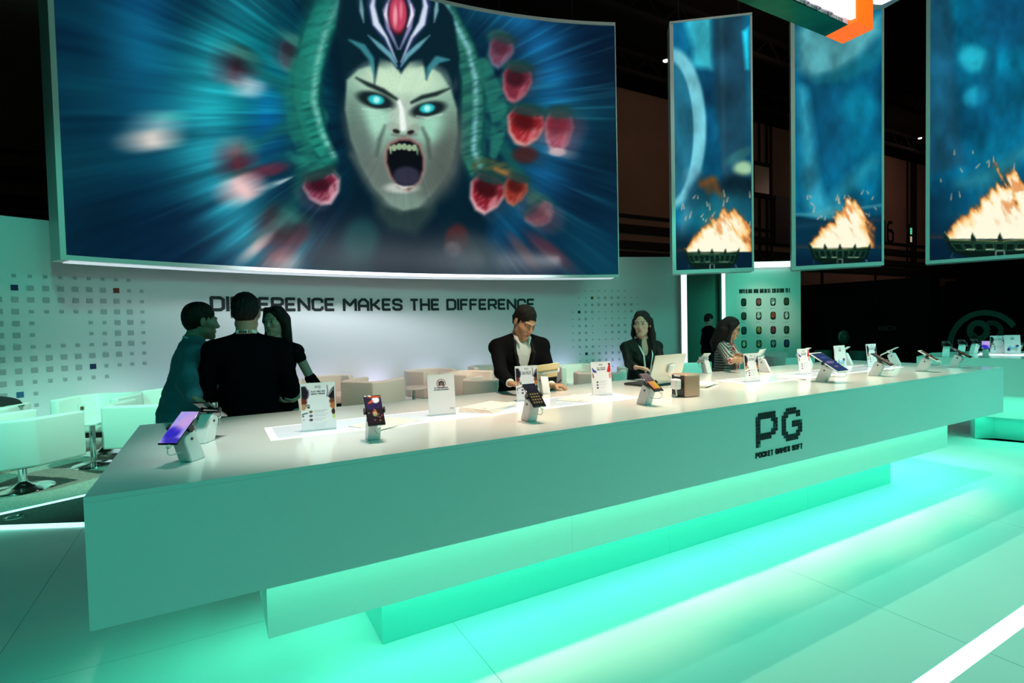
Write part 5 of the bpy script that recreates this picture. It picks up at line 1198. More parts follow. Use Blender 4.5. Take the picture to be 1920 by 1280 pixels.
def surfnets(F, xs, ys, zs):
    I = F < 0; c = np.zeros(tuple(n-1 for n in F.shape), dtype=np.int8)
    for i in (0, 1):
        for j in (0, 1):
            for k in (0, 1): c += I[i:I.shape[0]-1+i, j:I.shape[1]-1+j, k:I.shape[2]-1+k]
    act = (c > 0) & (c < 8); ci, cj, ck = np.nonzero(act); n = len(ci); idx = np.full(act.shape, -1, dtype=np.int64); idx[ci, cj, ck] = np.arange(n)
    pos = np.zeros((n, 3)); cnt = np.zeros(n)
    for ax in range(3):
        for u in (0, 1):
            for v in (0, 1):
                o = [0, 0, 0]; o[(ax+1) % 3] = u; o[(ax+2) % 3] = v; e = list(o); e[ax] = 1
                va = F[ci+o[0], cj+o[1], ck+o[2]]; vb = F[ci+e[0], cj+e[1], ck+e[2]]; m = (va < 0) != (vb < 0); t = np.zeros(n); t[m] = va[m]/(va[m]-vb[m])
                pt = np.array(o, float)[None, :].repeat(n, 0); pt[:, ax] = t; pos[m] += pt[m]; cnt[m] += 1
    pos /= cnt[:, None]; V = np.zeros((n, 3))
    for a, (ax, cc) in enumerate(zip((xs, ys, zs), (ci, cj, ck))): V[:, a] = ax[cc]+pos[:, a]*(ax[cc+1]-ax[cc])
    Fs = []
    for ax in range(3):
        b, d = (ax+1) % 3, (ax+2) % 3
        s0 = [slice(None)]*3; s1 = [slice(None)]*3; s0[ax] = slice(0, -1); s1[ax] = slice(1, None)
        A, B = I[tuple(s0)], I[tuple(s1)]; m = A != B
        w = np.nonzero(m); g = [w[0], w[1], w[2]]; ok = (g[b] >= 1) & (g[d] >= 1) & (g[b] < idx.shape[b]) & (g[d] < idx.shape[d]); g = [q[ok] for q in g]; sgn = A[tuple(g)]
        def at(db, dd): h = list(g); h[b] = g[b]+db; h[d] = g[d]+dd; return idx[tuple(h)]
        q = np.stack([at(-1, -1), at(0, -1), at(0, 0), at(-1, 0)], 1); q[~sgn] = q[~sgn][:, ::-1]; q = q[(q >= 0).all(1)]; Fs.append(q)
    return V, np.concatenate(Fs)
def smooth_mesh(V, F, it=2, lam=.5):
    for _ in range(it):
        S_ = np.zeros_like(V); n_ = np.zeros(len(V))
        for a, b in ((0, 1), (1, 2), (2, 3), (3, 0)):
            np.add.at(S_, F[:, a], V[F[:, b]]); np.add.at(n_, F[:, a], 1); np.add.at(S_, F[:, b], V[F[:, a]]); np.add.at(n_, F[:, b], 1)
        V = V*(1-lam)+S_/np.maximum(n_, 1)[:, None]*lam
    return V
def hand(S_, w, d, nrm, side, curl=35, s=1.0, thumb=1.0, spread=.12):
    """w wrist, d hand direction, nrm palm normal, side = +1 / -1 for which side the thumb leaves"""
    d = _n(A_(*d)); nrm = A_(*nrm); nrm = _n(nrm-d*(nrm@d)); l = np.cross(d, nrm)*side; w = A_(*w)
    for i, (o, L) in enumerate(((.026, .066), (.009, .075), (-.009, .070), (-.025, .055))):
        base = w+d*(.085 if i < 3 else .078)*s+l*o*s; S_.cap(w+l*o*.55*s, base, .015*s, .0115*s, .010)
        dd = _n(d+l*(o/.026)*spread); ph = curl*.5; p = base
        for k_, f in enumerate((.45, .32, .23)):
            a = math.radians(ph); v = dd*math.cos(a)+nrm*math.sin(a); q = p+v*L*f*s*1.05; S_.cap(p, q, (.0098-.0009*k_)*s, (.0092-.0010*k_)*s, .004); p = q; ph += curl*.75
    t0 = w+d*.02*s+l*.022*s; t1 = w+d*.05*s+l*.047*s+nrm*.012*s; t2 = w+d*.078*s+l*.052*s*thumb+nrm*.022*s; t3 = w+d*.098*s+l*.045*s*thumb+nrm*.03*s
    S_.cap(t0, t1, .014*s, .012*s, .01); S_.cap(t1, t2, .011*s, .0098*s, .004); S_.cap(t2, t3, .0098*s, .0085*s, .004)
M_skin = mat('skin', vcol=True, rough=.5, spec=.35); M_eye = mat('eye_white', (.34, .33, .32), .4); M_iris = mat('dark_iris', (.02, .015, .01), .1)
def person(label, loc, yaw, H_, spec):
    """spec: lean, head(yaw,pitch,roll), arms [(elbow, wrist, handdir, palm, curl)]x2 (right = local -x first), female, skin, clothes fn"""
    sc = H_/1.75; t = empty('person', loc, yaw, label, 'person'); t.scale = (sc, sc, sc)
    fem = spec.get('female', False); lean = math.radians(spec.get('lean', 0)); hip = A_(0, 0, .93)
    RL = np.array(Matrix.Rotation(lean, 3, 'X')); up = lambda p: hip+RL@(A_(*p)-hip)   # positive lean = forward (-Y)
    RL2 = RL
    sw = .165 if fem else .192; hc = up((0, .0, 1.63))+A_(*spec.get('head_off', (0, 0, 0))); RH = rotm(*spec['head']); hl = lambda p: hc+RH@A_(*p)
    S_ = Sdf(); hs = (.95 if fem else 1.0)*spec.get('hscale', 1.0)
    shp = [up((-sw, .01, 1.388)), up((sw, .01, 1.388))]; AR = []
    for i, (el, wr, hd, pn, cu) in enumerate(spec['arms']):
        s0, w0_, e0_ = shp[i], A_(*wr), A_(*el); L1_, L2_ = .285, .255; v = w0_-s0; d = np.linalg.norm(v); u = v/d
        if d > .525: w0_ = s0+u*.525; d = .525
        if d < .2: d = .2
        a_ = (L1_**2-L2_**2+d*d)/(2*d); h_2 = math.sqrt(max(L1_**2-a_*a_, 0)); pr = e0_-s0; pr = pr-u*(pr@u); pr = _n(pr+1e-6)
        AR.append((s0+u*a_+pr*h_2, w0_, hd, pn, cu))
    spec['arms'] = AR
    # skull and face
    def he(c, r, k=.02, sub=False): S_.ell(hl(np.array(c)*hs), np.array(r)*hs, RH, k, sub)
    def hcap(a, b, ra, rb=None, k=.01): S_.cap(hl(np.array(a)*hs), hl(np.array(b)*hs), ra*hs, (ra if rb is None else rb)*hs, k)
    he((0, .018, .038), (.072, .092, .080)); he((0, -.028, -.038), (.056 if not fem else .054, .058 if not fem else .056, .078 if not fem else .074), .03); jw = .036 if fem else .047
    hcap((-jw, -.005, -.07), (-.012, -.062, -.102), .018, .014, .03); hcap((jw, -.005, -.07), (.012, -.062, -.102), .018, .014, .03); hcap((-.008, -.070, -.100), (.008, -.070, -.100), .013, None, .02)
    for x in (-1, 1):
        hcap((x*.040, -.058, -.026), (x*.050, -.035, -.022), .020, .018, .02); hcap((x*.012, -.083+(.006 if fem else 0), .022), (x*.045, -.066+(.004 if fem else 0), .024), .011, .009, .012)
        he((x*.031, -.092, .002), (.017, .016, .0115), .010, True); he((x*.031, -.0675, .001), (.0150, .0150, .0135), .003)
        he((x*.077, .014, -.008), (.008, .019, .031), .006); hcap((x*(.010 if fem else .012), -.092 if fem else -.096, -.036), (x*.009, -.088, -.036), .0075 if fem else .0085, None, .006)
    ny = .007 if fem else 0; ns = .84 if fem else 1; hcap((0, -.082+ny, .014), (0, -.104+ny, -.030), .0075*ns, .0105*ns, .010); hcap((0, -.104+ny, -.030), (0, -.094+ny, -.037), .0100*ns, .008*ns, .006)
    hcap((-.019, -.081, -.0625), (.019, -.081, -.0625), .0058, None, .006); hcap((0, -.088, -.061), (0, -.088, -.061), .0055, None, .008); hcap((-.015, -.081, -.0725), (.015, -.081, -.0725), .0062, None, .006); hcap((0, -.086, -.073), (0, -.086, -.073), .006, None, .008)
    hcap((-.030, -.062, -.068), (.030, -.062, -.068), .012, None, .02)
    nr = .048 if fem else .058; nk = up((0, .02, 1.46)); S_.cap(hl((0, .022, -.05)), nk, nr, nr+.004, .025)
    # torso, arms, legs (clothes lie over these)
    S_.ell(up((0, .0, 1.28)), (sw-.035, .095, .19), RL, .04); S_.ell(up((0, 0, 1.08)), (.125, .09, .18), RL, .04); S_.ell((0, .01, .92), (.145, .10, .13), None, .04)
    sh = [up((-sw, .01, 1.388)), up((sw, .01, 1.388))]; S_.cap(sh[0], nk, .045, .05, .04); S_.cap(sh[1], nk, .045, .05, .04)
    for i, (el, wr, hd, pn, cu) in enumerate(spec['arms']):
        S_.cap(sh[i], el, .044 if not fem else .038, .034, .02); S_.cap(el, wr, .036 if not fem else .031, .025 if not fem else .021, .015); hand(S_, wr, hd, pn, spec.get('thumbs', (1, -1))[i], cu, .98 if not fem else .88)
    for x in (-1, 1): S_.cap((x*.085, .0, .90), (x*.095, -.01, .49), .078, .052, .03); S_.cap((x*.095, -.01, .49), (x*.10, .02, .09), .050, .034, .02); S_.cap((x*.10, .03, .05), (x*.11, -.13, .035), .036, .03, .02)
    pts = np.array([hc]+[p for a in spec['arms'] for p in (a[0], a[1], A_(*a[1])+_n(A_(*a[2]))*.2)]+sh); mn = pts.min(0)-.14; mx = pts.max(0)+.14
    mn[0] = min(mn[0], -.26); mx[0] = max(mx[0], .26); mn[1] = min(mn[1], -.22); mx[1] = max(mx[1], .2)
    def axes(fx, z0=0.0, fz=None, zc=.022):
        fz = fz or fx; zt_ = hc[2]+.19
        zl_ = np.arange(z0-.02, 1.0/sc-.12, zc) if z0 < .9 else np.array([]); zs0 = zl_[-1]+zc if len(zl_) else z0
        zm = np.arange(zs0, hc[2]-.16, fz*1.25); zh = np.arange(zm[-1]+fz*.8, zt_, fz*.8)
        return (np.arange(mn[0], mx[0], fx), np.arange(mn[1], mx[1], fx), np.concatenate([zl_, zm, zh]))
    res = spec.get('res', .0055); V, F = S_.mesh(axes(res)); V = smooth_mesh(V, F, 1, .35)
    # skin colours: lips, brows, cheeks
    L = (V-hc)@RH/hs; sk = np.array(spec.get('skin', (.42, .26, .18))); C = np.tile(sk, (len(V), 1)); lip = np.array(spec.get('lip', sk*np.array([.95, .55, .55])))
    def wgt(c, r): return np.clip(1.6-((((L-np.array(c))/np.array(r))**2).sum(1))*1.3, 0, 1)[:, None]
    m = np.maximum(wgt((0, -.088, -.0615), (.022, .014, .0052)), wgt((0, -.086, -.0735), (.019, .014, .006))); C = C*(1-m)+lip*m
    m = wgt((0, -.09, -.0672), (.021, .014, .0016))*.7; C = C*(1-m)+sk*.35*m
    for x in (-1, 1):
        m = wgt((x*.042, -.075, -.03), (.02, .03, .016))*.25; C = C*(1-m)+sk*np.array([1.15, .8, .75])*m
        m = np.maximum(wgt((x*.020, -.09, .0215), (.011, .02, .0042)), wgt((x*.037, -.08, .0245), (.013, .024, .0035)))*.92; C = C*(1-m)+np.array([.012, .009, .007])*m
        m = wgt((x*.031, -.082, .0085), (.017, .02, .0022))*.8; C = C*(1-m)+np.array([.02, .014, .012])*m
    if spec.get('beard'):
        m = np.clip(1-np.abs((L[:, 2]+.085)/.04), 0, 1)*(L[:, 1] < -.01)*.35; m = m[:, None]; C = C*(1-m)+np.array([.06, .05, .05])*m
    body = mk('body', V, F, M_skin, t, smooth=True, vc=np.clip(C, 0, 1))
    # eyes: open lens shapes
    if spec.get('eyes', True):
        for x in (-1, 1):
            ec = hl(np.array((x*.031, -.0705, .001))*hs); op = spec.get('eye_open', .0062)
            e = MB(); e.X = Matrix.Translation(ec.tolist())@Matrix(RH.tolist()).to_4x4(); Vv = [(0, -.0135, 0)]; n_ = 16
            for k in range(n_): a = 2*PI*k/n_; Vv.append((.0115*math.cos(a), -.0135+.004*abs(math.cos(a))**2, op*math.sin(a)*(.75 if math.sin(a) < 0 else 1)))
            e.raw(Vv, [(0, 1+(k+1) % n_, 1+k) for k in range(n_)]).build('eye', M_eye, t, fix=False)
            gx_ = spec.get('gaze', (0, 0)); e = MB(); e.X = Matrix.Translation(ec.tolist())@Matrix(RH.tolist()).to_4x4()
            e.cyl((gx_[0], -.0138, gx_[1]), (gx_[0], -.0146, gx_[1]), min(.0060, op), .0058, 14).build('iris', M_iris, t)
    # hair
    Hs = Sdf(); hh = lambda c, r, k=.02, sub=False, R=None: Hs.ell(hl(np.array(c)*hs), np.array(r)*hs, RH if R is None else R, k, sub)
    hh((0, .020, .043), (.0775, .0965, .0835)); hh((0, .05, .0), (.070, .062, .075), .03)
    if fem: hh((0, -.118, -.006), (.063, .085, .098), .014, True)
    else: hh((0, -.118, -.024), (.074, .076, .092), .016, True)
    if not fem:
        for x in (-1, 1): hh((x*.088, -.008, -.045), (.032, .050, .055), .010, True)
        hh((0, .03, -.115), (.09, .09, .055), .012, True)
        if spec.get('quiff'): hh((.0, -.062, .088), (.058, .030, .022), .02)
    for a_, b_, ra, rb in spec.get('locks', []): Hs.cap(hl(np.array(a_)*hs), hl(np.array(b_)*hs), ra, rb, .02)
    hb = np.array([hc]+[hl(np.array(q)*hs) for l_ in spec.get('locks', []) for q in l_[:2]]); hm, hx_ = hb.min(0)-.14, hb.max(0)+.15
    V2, F2 = Hs.mesh((np.arange(hm[0], hx_[0], .005), np.arange(hm[1], hx_[1], .005), np.arange(hm[2], hx_[2], .005))); V2 = smooth_mesh(V2, F2, 2)
    L2_ = (V2-hc)@RH; an = np.arctan2(L2_[:, 0], -L2_[:, 1]+.02)
    rad = V2-(hc+np.array([0, .01, 0])); rad[:, 2] *= .3; rad /= np.linalg.norm(rad, axis=1)[:, None]+1e-6
    amp = .0022 if fem else .005; V2 = V2+rad*(amp*(vnoise(an*16+40, L2_[:, 2]*(9 if fem else 40)+7, 3)-.5)*2)[:, None]
    hm_ = mat(spec.get('hairmat', 'dark_hair'), spec.get('haircol', (.010, .007, .006)), .5, spec=.22, bump=.5, bscale=60, bstretch=(6, 6, .6))
    mk('hair', V2, F2, hm_, t, smooth=True)
    spec['clothes'](t, dict(up=up, RL=RL, sh=sh, sw=sw, arms=spec['arms'], axes=axes, hl=hl, hc=hc, nk=nk, fem=fem, mn=mn, mx=mx, sc=sc))
    return t
def wrinkle(V, amp, f=14, seed=1):
    c = V.mean(0); r = V-np.array([0, 0.02, 0]); r[:, 2] = 0; r /= np.linalg.norm(r, axis=1)[:, None]+1e-6
    n_ = fbm(V[:, 0]*f+V[:, 2]*f*.8+30, V[:, 2]*f*1.2-V[:, 1]*f+30, seed, 3)-.5
    return V+r*(amp*2*n_)[:, None]
def garment(S_, k, name, m, t, res=.007, zlo=.86, wr=.004, colf=None, it=2, cutz=None, **kw):
    a = k['axes'](res, zlo, res, .03); V, F = S_.mesh(a)
    if len(F) == 0: return None
    V = smooth_mesh(V, F, it); V = wrinkle(V, wr, seed=len(name)); return mk(name, V, F, m, t, smooth=True, vc=None if colf is None else colf(V), **kw)
def torso(S_, k, g=.0, lower=True, hem=.78, drape=0.0):
    up, RL, sw = k['up'], k['RL'], k['sw']; f = k['fem']
    S_.ell(up((0, .0, 1.30)), (sw-.012+g, .112+g, .17), RL, .05)
    if f: S_.ell(up((-.06, -.075, 1.27)), (.06+g*.5, .055+g, .06), RL, .03); S_.ell(up((.06, -.075, 1.27)), (.06+g*.5, .055+g, .06), RL, .03)
    S_.ell(up((0, .0, 1.10)), ((.125 if f else .155)+g+drape, (.098 if f else .112)+g+drape, .19), RL, .05)
    if lower: S_.ell(up((0, .005, .95)), ((.155 if f else .165)+g+drape, .118+g+drape, .15), RL, .05)
    for s_ in k['sh']: S_.cap(s_, up((0, .015, 1.435)), .056+g, .058+g, .04)
def sleeves(S_, k, g=.0, frac=1.0, which=(0, 1)):
    for i in which:
        el, wr = A_(*k['arms'][i][0]), A_(*k['arms'][i][1]); s_ = k['sh'][i]; b = .054 if not k['fem'] else .046
        S_.cap(s_, el, b+g, b-.009+g, .025)
        if frac > 0: S_.cap(el, el+(wr-el)*frac, b-.009+g, b-.018+g, .018)
def trousers(t, k, m, g=0):
    S_ = Sdf(); S_.ell((0, .01, .93), (.168+g, .125, .14), None, .04)
    for x in (-1, 1): S_.cap((x*.085, 0, .9), (x*.097, -.01, .49), .094, .072, .02); S_.cap((x*.097, -.01, .49), (x*.10, .02, .10), .070, .058, .02)
    V, F = S_.mesh((np.arange(-.3, .3, .016), np.arange(-.26, .26, .016), np.arange(.04, 1.15, .02))); V = smooth_mesh(V, F, 1); mk('trousers', V, F, m, t, smooth=True)
    for x in (-1, 1):
        s_ = Sdf().cap((x*.10, .045, .045), (x*.115, -.15, .035), .046, .040, .02); V, F = s_.mesh((np.arange(-.2, .2, .01), np.arange(-.25, .15, .01), np.arange(-.02, .12, .01))); V[:, 2] = np.maximum(V[:, 2], .002); mk('shoe', V, F, mat('black_shoe', (.01, .01, .01), .3), t, smooth=True)
def lanyard(t, k, badge=None, txt=True, drop=.42, back=False, wdt=.016, chest=.125):
    up = k['up']; m = mat('lanyard_white', (.62, .72, .72), .5)
    y_ = -chest; mb = MB()
    for s_ in (-1, 1):
        P = [up((s_*.0, .082, 1.505)), up((s_*.05, .062, 1.503)), up((s_*.072, .01, 1.478)), up((s_*.066, -.065, 1.43)), up((s_*.045, y_-.005, 1.33)), up((s_*.012, y_-.012, 1.33-drop+.12))]
        Q = []
        for i in range(len(P)-1):
            for q in (0, .25, .5, .75): Q.append(P[i]*(1-q)+P[i+1]*q)
        Q.append(P[-1]); V = []; 
        for i, p in enumerate(Q):
            d = _n(Q[min(i+1, len(Q)-1)]-Q[max(i-1, 0)]); c_ = up((0, .01, 1.45 if i < 9 else p[2])); o = p-c_; o[2] *= .2; o = _n(o-d*(o@d)); s2 = np.cross(d, o)
            V += [p+s2*wdt/2+o*.006, p-s2*wdt/2+o*.006, p-s2*wdt/2+o*.003, p+s2*wdt/2+o*.003]
        F = []
        for i in range(len(Q)-1):
            for j in range(4): F.append([i*4+j, i*4+(j+1) % 4, (i+1)*4+(j+1) % 4, (i+1)*4+j])
        mb.raw(V, F)
    o = mb.build('lanyard', m, t, smooth=False)
    if badge is not None:
        b = A_(*badge); MB().box(b, (.075, .006, .105), (0, 0, 0)).build('badge', m, t)
def yaw_to(loc, tgt): return math.atan2(tgt[0]-loc[0], -(tgt[1]-loc[1]))
SK1 = (.46, .27, .17)
# --- man in the black suit
def cl_suit(t, k):
    up = k['up']; trousers(t, k, mat('black_suit', (.005, .005, .006), .85, spec=.08))
    S_ = Sdf(); torso(S_, k, -.004, False); S_.cap(up((0, .02, 1.47)), up((0, .005, 1.50)), .066, .064, .02); S_.cap(k['hl']((0, .0, -.17)), k['hl']((0, .02, -.02)), .052, .05, .015, True)
    S_.ell(up((0, -.085, 1.50)), (.030, .06, .075), None, .01, True); garment(S_, k, 'shirt', mat('white_shirt', (.78, .78, .76), .7), t, .006, .95, .003)
    C_ = Sdf()
    for x in (-1, 1): C_.cap(up((x*.058, .03, 1.50)), up((x*.055, -.050, 1.472)), .014, .015, .01); C_.cap(up((x*.055, -.050, 1.472)), up((x*.040, -.098, 1.43)), .018, .007, .01)
    C_.cap(up((-.055, .05, 1.505)), up((.055, .05, 1.505)), .013, None, .02); garment(C_, k, 'collar', mat('white_shirt'), t, .005, 1.3, .001, it=1)
    J = Sdf(); torso(J, k, .014, True); sleeves(J, k, .006, .86); 
    for i in (0, 1): J.cap(k['sh'][i]+A_(0, .0, .0), up(((-1, 1)[i]*.07, .015, 1.445)), .054, .046, .03)
    J.cap(up((0, -.135, 1.48)), up((0, -.160, 1.06)), .080, .034, .008, True); J.cap(up((0, -.09, 1.52)), up((0, -.115, 1.40)), .085, .075, .008, True); J.ell(up((0, -.02, 1.53)), (.068, .09, .085), None, .01, True)
    garment(J, k, 'jacket', mat('black_suit'), t, .0065, .80, .005)
    Lp = Sdf()
    for x in (-1, 1): Lp.cap(up((x*.070, -.035, 1.465)), up((x*.080, -.118, 1.36)), .016, .014, .01); Lp.cap(up((x*.080, -.118, 1.36)), up((x*.042, -.136, 1.15)), .016, .007, .01)
    garment(Lp, k, 'lapels', mat('black_lapel', (.008, .008, .009), .6, spec=.15), t, .006, 1.0, .001)
    cf = Sdf()
    for i in (0, 1): el, wr = A_(*k['arms'][i][0]), A_(*k['arms'][i][1]); cf.cap(el+(wr-el)*.86, el+(wr-el)*.95, .034, .033, .005)
    garment(cf, k, 'shirt_cuffs', mat('white_shirt'), t, .005, .80, .0, it=1)
    for z in (1.34, 1.26, 1.18): MB().cyl(up((.002, -.108, z)), up((.002, -.114, z)), .005, n=10).build('button', M_wp, t)
sx_, sy_ = 2.06, 3.60; sy0 = yaw_to((sx_, sy_), (1.75, 1.9))
def tolocal(loc, yaw, sc, p): 
    d = np.array([p[0]-loc[0], p[1]-loc[1]]); c, s = math.cos(-yaw), math.sin(-yaw); return A_((c*d[0]-s*d[1])/sc, (s*d[0]+c*d[1])/sc, (p[2]-loc[2])/sc)
hs_, loc = 1.635, (sx_, sy_, .0); sc_ = hs_/1.75
wl = tolocal(loc, sy0, sc_, atz(962, 733, 1.02)); wr_ = tolocal(loc, sy0, sc_, atz(1034, 722, 1.02)); 
person('man in a black suit and open white shirt looking down at a tablet', loc, sy0, hs_, dict(lean=11, head=(20, 32, 4), head_off=(.015, -.035, -.035), skin=(.50, .27, .16), lip=(.42, .16, .12), res=.005, eye_open=.0028, gaze=(0, -.001),
    hscale=1.06, arms=[((-.265, -.06, 1.12), wl, (.5, -.75, -.12), (0, .1, -1), 30), ((.25, -.12, 1.12), wr_, (.75, -.45, -.05), (-.2, .3, -1), 65)], clothes=cl_suit))
pp_ = atz(1052, 712, 1.03); pe_ = MB().cyl(atz(1044, 720, 1.0), pp_, .0045, n=8).build('stylus', mat('dark_pen', (.03, .01, .05), .3), label='dark stylus in the left hand of the man in the black suit', cat='pen')
# --- woman at the laptop
def cl_blouse(t, k):
    up = k['up']; trousers(t, k, mat('black_suit')); m = mat('black_blouse', (.007, .010, .009), .55, spec=.15)
    J = Sdf(); torso(J, k, .008, True, drape=.01); sleeves(J, k, .006, .9); J.ell(up((0, -.115, 1.44)), (.042, .085, .13), None, .012, True); J.ell(up((0, .0, 1.53)), (.055, .075, .07), None, .01, True); garment(J, k, 'blouse', m, t, .006, .82, .006)
    C_ = Sdf()
    for x in (-1, 1): C_.cap(up((x*.050, .04, 1.49)), up((x*.058, -.045, 1.465)), .012, .014, .01); C_.cap(up((x*.058, -.045, 1.465)), up((x*.050, -.125, 1.33)), .018, .007, .01)
    garment(C_, k, 'collar', m, t, .005, 1.2, .001); lanyard(t, k, None, drop=.40, chest=.138)
    for x in (-1, 1): MB().lathe([(.0005, -.004), (.0045, 0), (.0005, .004)], tuple(k['hl']((x*.079, .008, -.038))), 10).build('earring', mat('silver_stud', (.8, .8, .8), .15, 1), t)
lx2, ly2 = 3.36, 3.62; yl = yaw_to((lx2, ly2), (2.9, 2.2)); loc = (lx2, ly2, .0); h_ = 1.55; sc_ = h_/1.75
w0 = tolocal(loc, yl, sc_, atz(1203, 712, 1.015)); w1 = tolocal(loc, yl, sc_, (3.16, 3.14, 1.02))
lk = [((x*.075, .03, .03), (x*.088, .035, -.10), .026, .028) for x in (-1, 1)]+[((-.085, .035, -.10), (-.082, .045, -.19), .026, .016), ((.088, .035, -.10), (.105, .0, -.24), .032, .032), ((.105, .0, -.24), (.115, -.05, -.38), .032, .022), ((0, .085, 0), (.03, .09, -.24), .06, .05), ((.03, .09, -.24), (.05, .08, -.36), .05, .025), ((-.040, -.02, .105), (-.078, .0, .0), .010, .014), ((.040, -.02, .105), (.078, .0, .0), .010, .014)]
person('woman with long dark hair and a black blouse standing at the laptop', loc, yl, h_, dict(female=True, lean=5, head=(-38, 2, 0), head_off=(-.012, -.01, 0), skin=(.50, .33, .25), lip=(.42, .12, .11), res=.005, eye_open=.0052, gaze=(-.003, 0),
    hscale=1.12, arms=[((-.235, .0, 1.12), w0, (.75, -.6, -.05), (0, 0, -1), 30), ((.235, -.04, 1.12), w1, (-.3, -.8, -.1), (0, 0, -1), 30)], locks=lk, clothes=cl_blouse, haircol=(.014, .009, .007)))
# --- woman with glasses and striped cardigan
M_card = mat('striped_knit', vcol=True, rough=.9, bump=.5, bscale=120)
def cardcol(V):
    zz = V[:, 2]-np.where(np.abs(V[:, 0]) > .17, V[:, 1]*.9, 0); s_ = (np.sin(zz*2*PI/.030+2.2*fbm(V[:, 0]*9+5, V[:, 1]*9+5, 3, 2)) > .15)[:, None]
    a = np.array([.42, .43, .38]); b = np.array([.05, .05, .055]); r = np.array([.40, .03, .02]); C = np.where(s_, a, b)
    fr = (np.abs(V[:, 0]) < .11)[:, None] & (V[:, 1] < -.05)[:, None] & (V[:, 2] < 1.46)[:, None]; s3 = (np.sin(V[:, 2]*2*PI/.022) > -.1)[:, None]
    return np.where(fr, np.where(s3, np.array([.26, .05, .05]), np.array([.34, .27, .25])), C)
def cl_card(t, k):
    up = k['up']; trousers(t, k, mat('black_suit'))
    J = Sdf(); torso(J, k, .012, True, drape=.012); sleeves(J, k, .008, .93); J.ell(up((0, -.10, 1.48)), (.052, .07, .06), None, .012, True); J.ell(up((0, .0, 1.53)), (.055, .075, .06), None, .01, True); garment(J, k, 'cardigan', M_card, t, .006, .84, .005, colf=cardcol)
    T = Sdf()
    for x in (-1, 1): T.cap(up((x*.085, -.045, 1.45)), up((x*.075, -.135, 1.33)), .014, .014, .01); T.cap(up((x*.075, -.135, 1.33)), up((x*.05, -.145, 1.0)), .014, .014, .01)
    def fc(V): n_ = vnoise(V[:, 2]*110, V[:, 0]*110+V[:, 1]*60, 8)[:, None]; return np.where(n_ > .62, np.array([.75, .70, .62]), np.array([.42, .035, .02]))
    garment(T, k, 'fringe_trim', M_card, t, .005, .84, .004, colf=fc, label='red and white fringe edging')
    for i in (0, 1): T = Sdf(); el, wr = A_(*k['arms'][i][0]), A_(*k['arms'][i][1]); T.cap(el+(wr-el)*.90, el+(wr-el)*.95, .036, .036, .005); garment(T, k, 'knit_cuff', M_card, t, .005, .84, .002, colf=fc, label='red and white cuff')
    lanyard(t, k, None, drop=.35, chest=.15)
    hl = k['hl']; g = MB()
    for x in (-1, 1):
        c = hl((x*.031, -.096, .002)); P = [hl((x*.031+.021*math.cos(a)*(1 if abs(math.cos(a)) < .8 else .98), -.094, .001+.0165*math.sin(a))) for a in np.linspace(0, 2*PI, 20)]; g.tube(P, .0022, 6); g.tube([hl((x*.052, -.092, .005)), hl((x*.074, -.03, .004)), hl((x*.076, .012, -.004))], .0020, 6)
    g.tube([hl((-.011, -.095, .004)), hl((.011, -.095, .004))], .0022, 6); g.build('glasses', mat('dark_frames', (.01, .012, .014), .2), t)
    for x in (-1, 1): MB().cyl(hl((x*.031, -.0945, .001)), hl((x*.031, -.0935, .001)), .0188, n=20).build('lens', mat('cyan_sheen_lens', (.10, .55, .60), .05, alpha=.45, spec=.8), t, label='glasses lens with a painted-in cyan sheen')  # reflected cyan light is put into the lens colour
gx2, gy2 = 4.42, 3.60; yg = yaw_to((gx2, gy2), (5.6, 1.5)); loc = (gx2, gy2, .0); h_ = 1.49; sc_ = h_/1.75
w0 = tolocal(loc, yg, sc_, atz(1384, 698, 1.02)); w1 = tolocal(loc, yg, sc_, atz(1384, 698, 1.02)+A_(.12, .05, 0))
lk2 = [((x*.078, .0, .03), (x*.086, -.008, -.13), .026, .03) for x in (-1, 1)]+[((x*.086, -.008, -.13), (x*.090, -.035, -.27), .034, .026) for x in (-1, 1)]+[((0, .085, 0), (0, .085, -.20), .07, .07), ((0, .085, -.20), (0, .075, -.28), .07, .04), ((-.05, -.03, .10), (-.085, -.02, .0), .018, .022), ((.05, -.03, .10), (.085, -.02, .0), .018, .022), ((-.06, .06, -.05), (-.075, .05, -.24), .05, .035), ((.06, .06, -.05), (.075, .05, -.24), .05, .035)]
person('woman with glasses and a striped red-trimmed cardigan in profile', loc, yg, h_, dict(female=True, lean=7, hscale=1.1, head=(8, 20, 0), head_off=(0, -.02, -.01), skin=(.50, .28, .17), lip=(.42, .16, .12), res=.0055, eye_open=.004, gaze=(0, -.001),
    arms=[((-.225, -.12, 1.12), w0, (.15, -1, .12), (.9, 0, -.3), 40), ((.225, -.12, 1.12), w1, (-.15, -1, .12), (-.9, 0, -.3), 40)], locks=lk2, clothes=cl_card, haircol=(.016, .008, .005)))
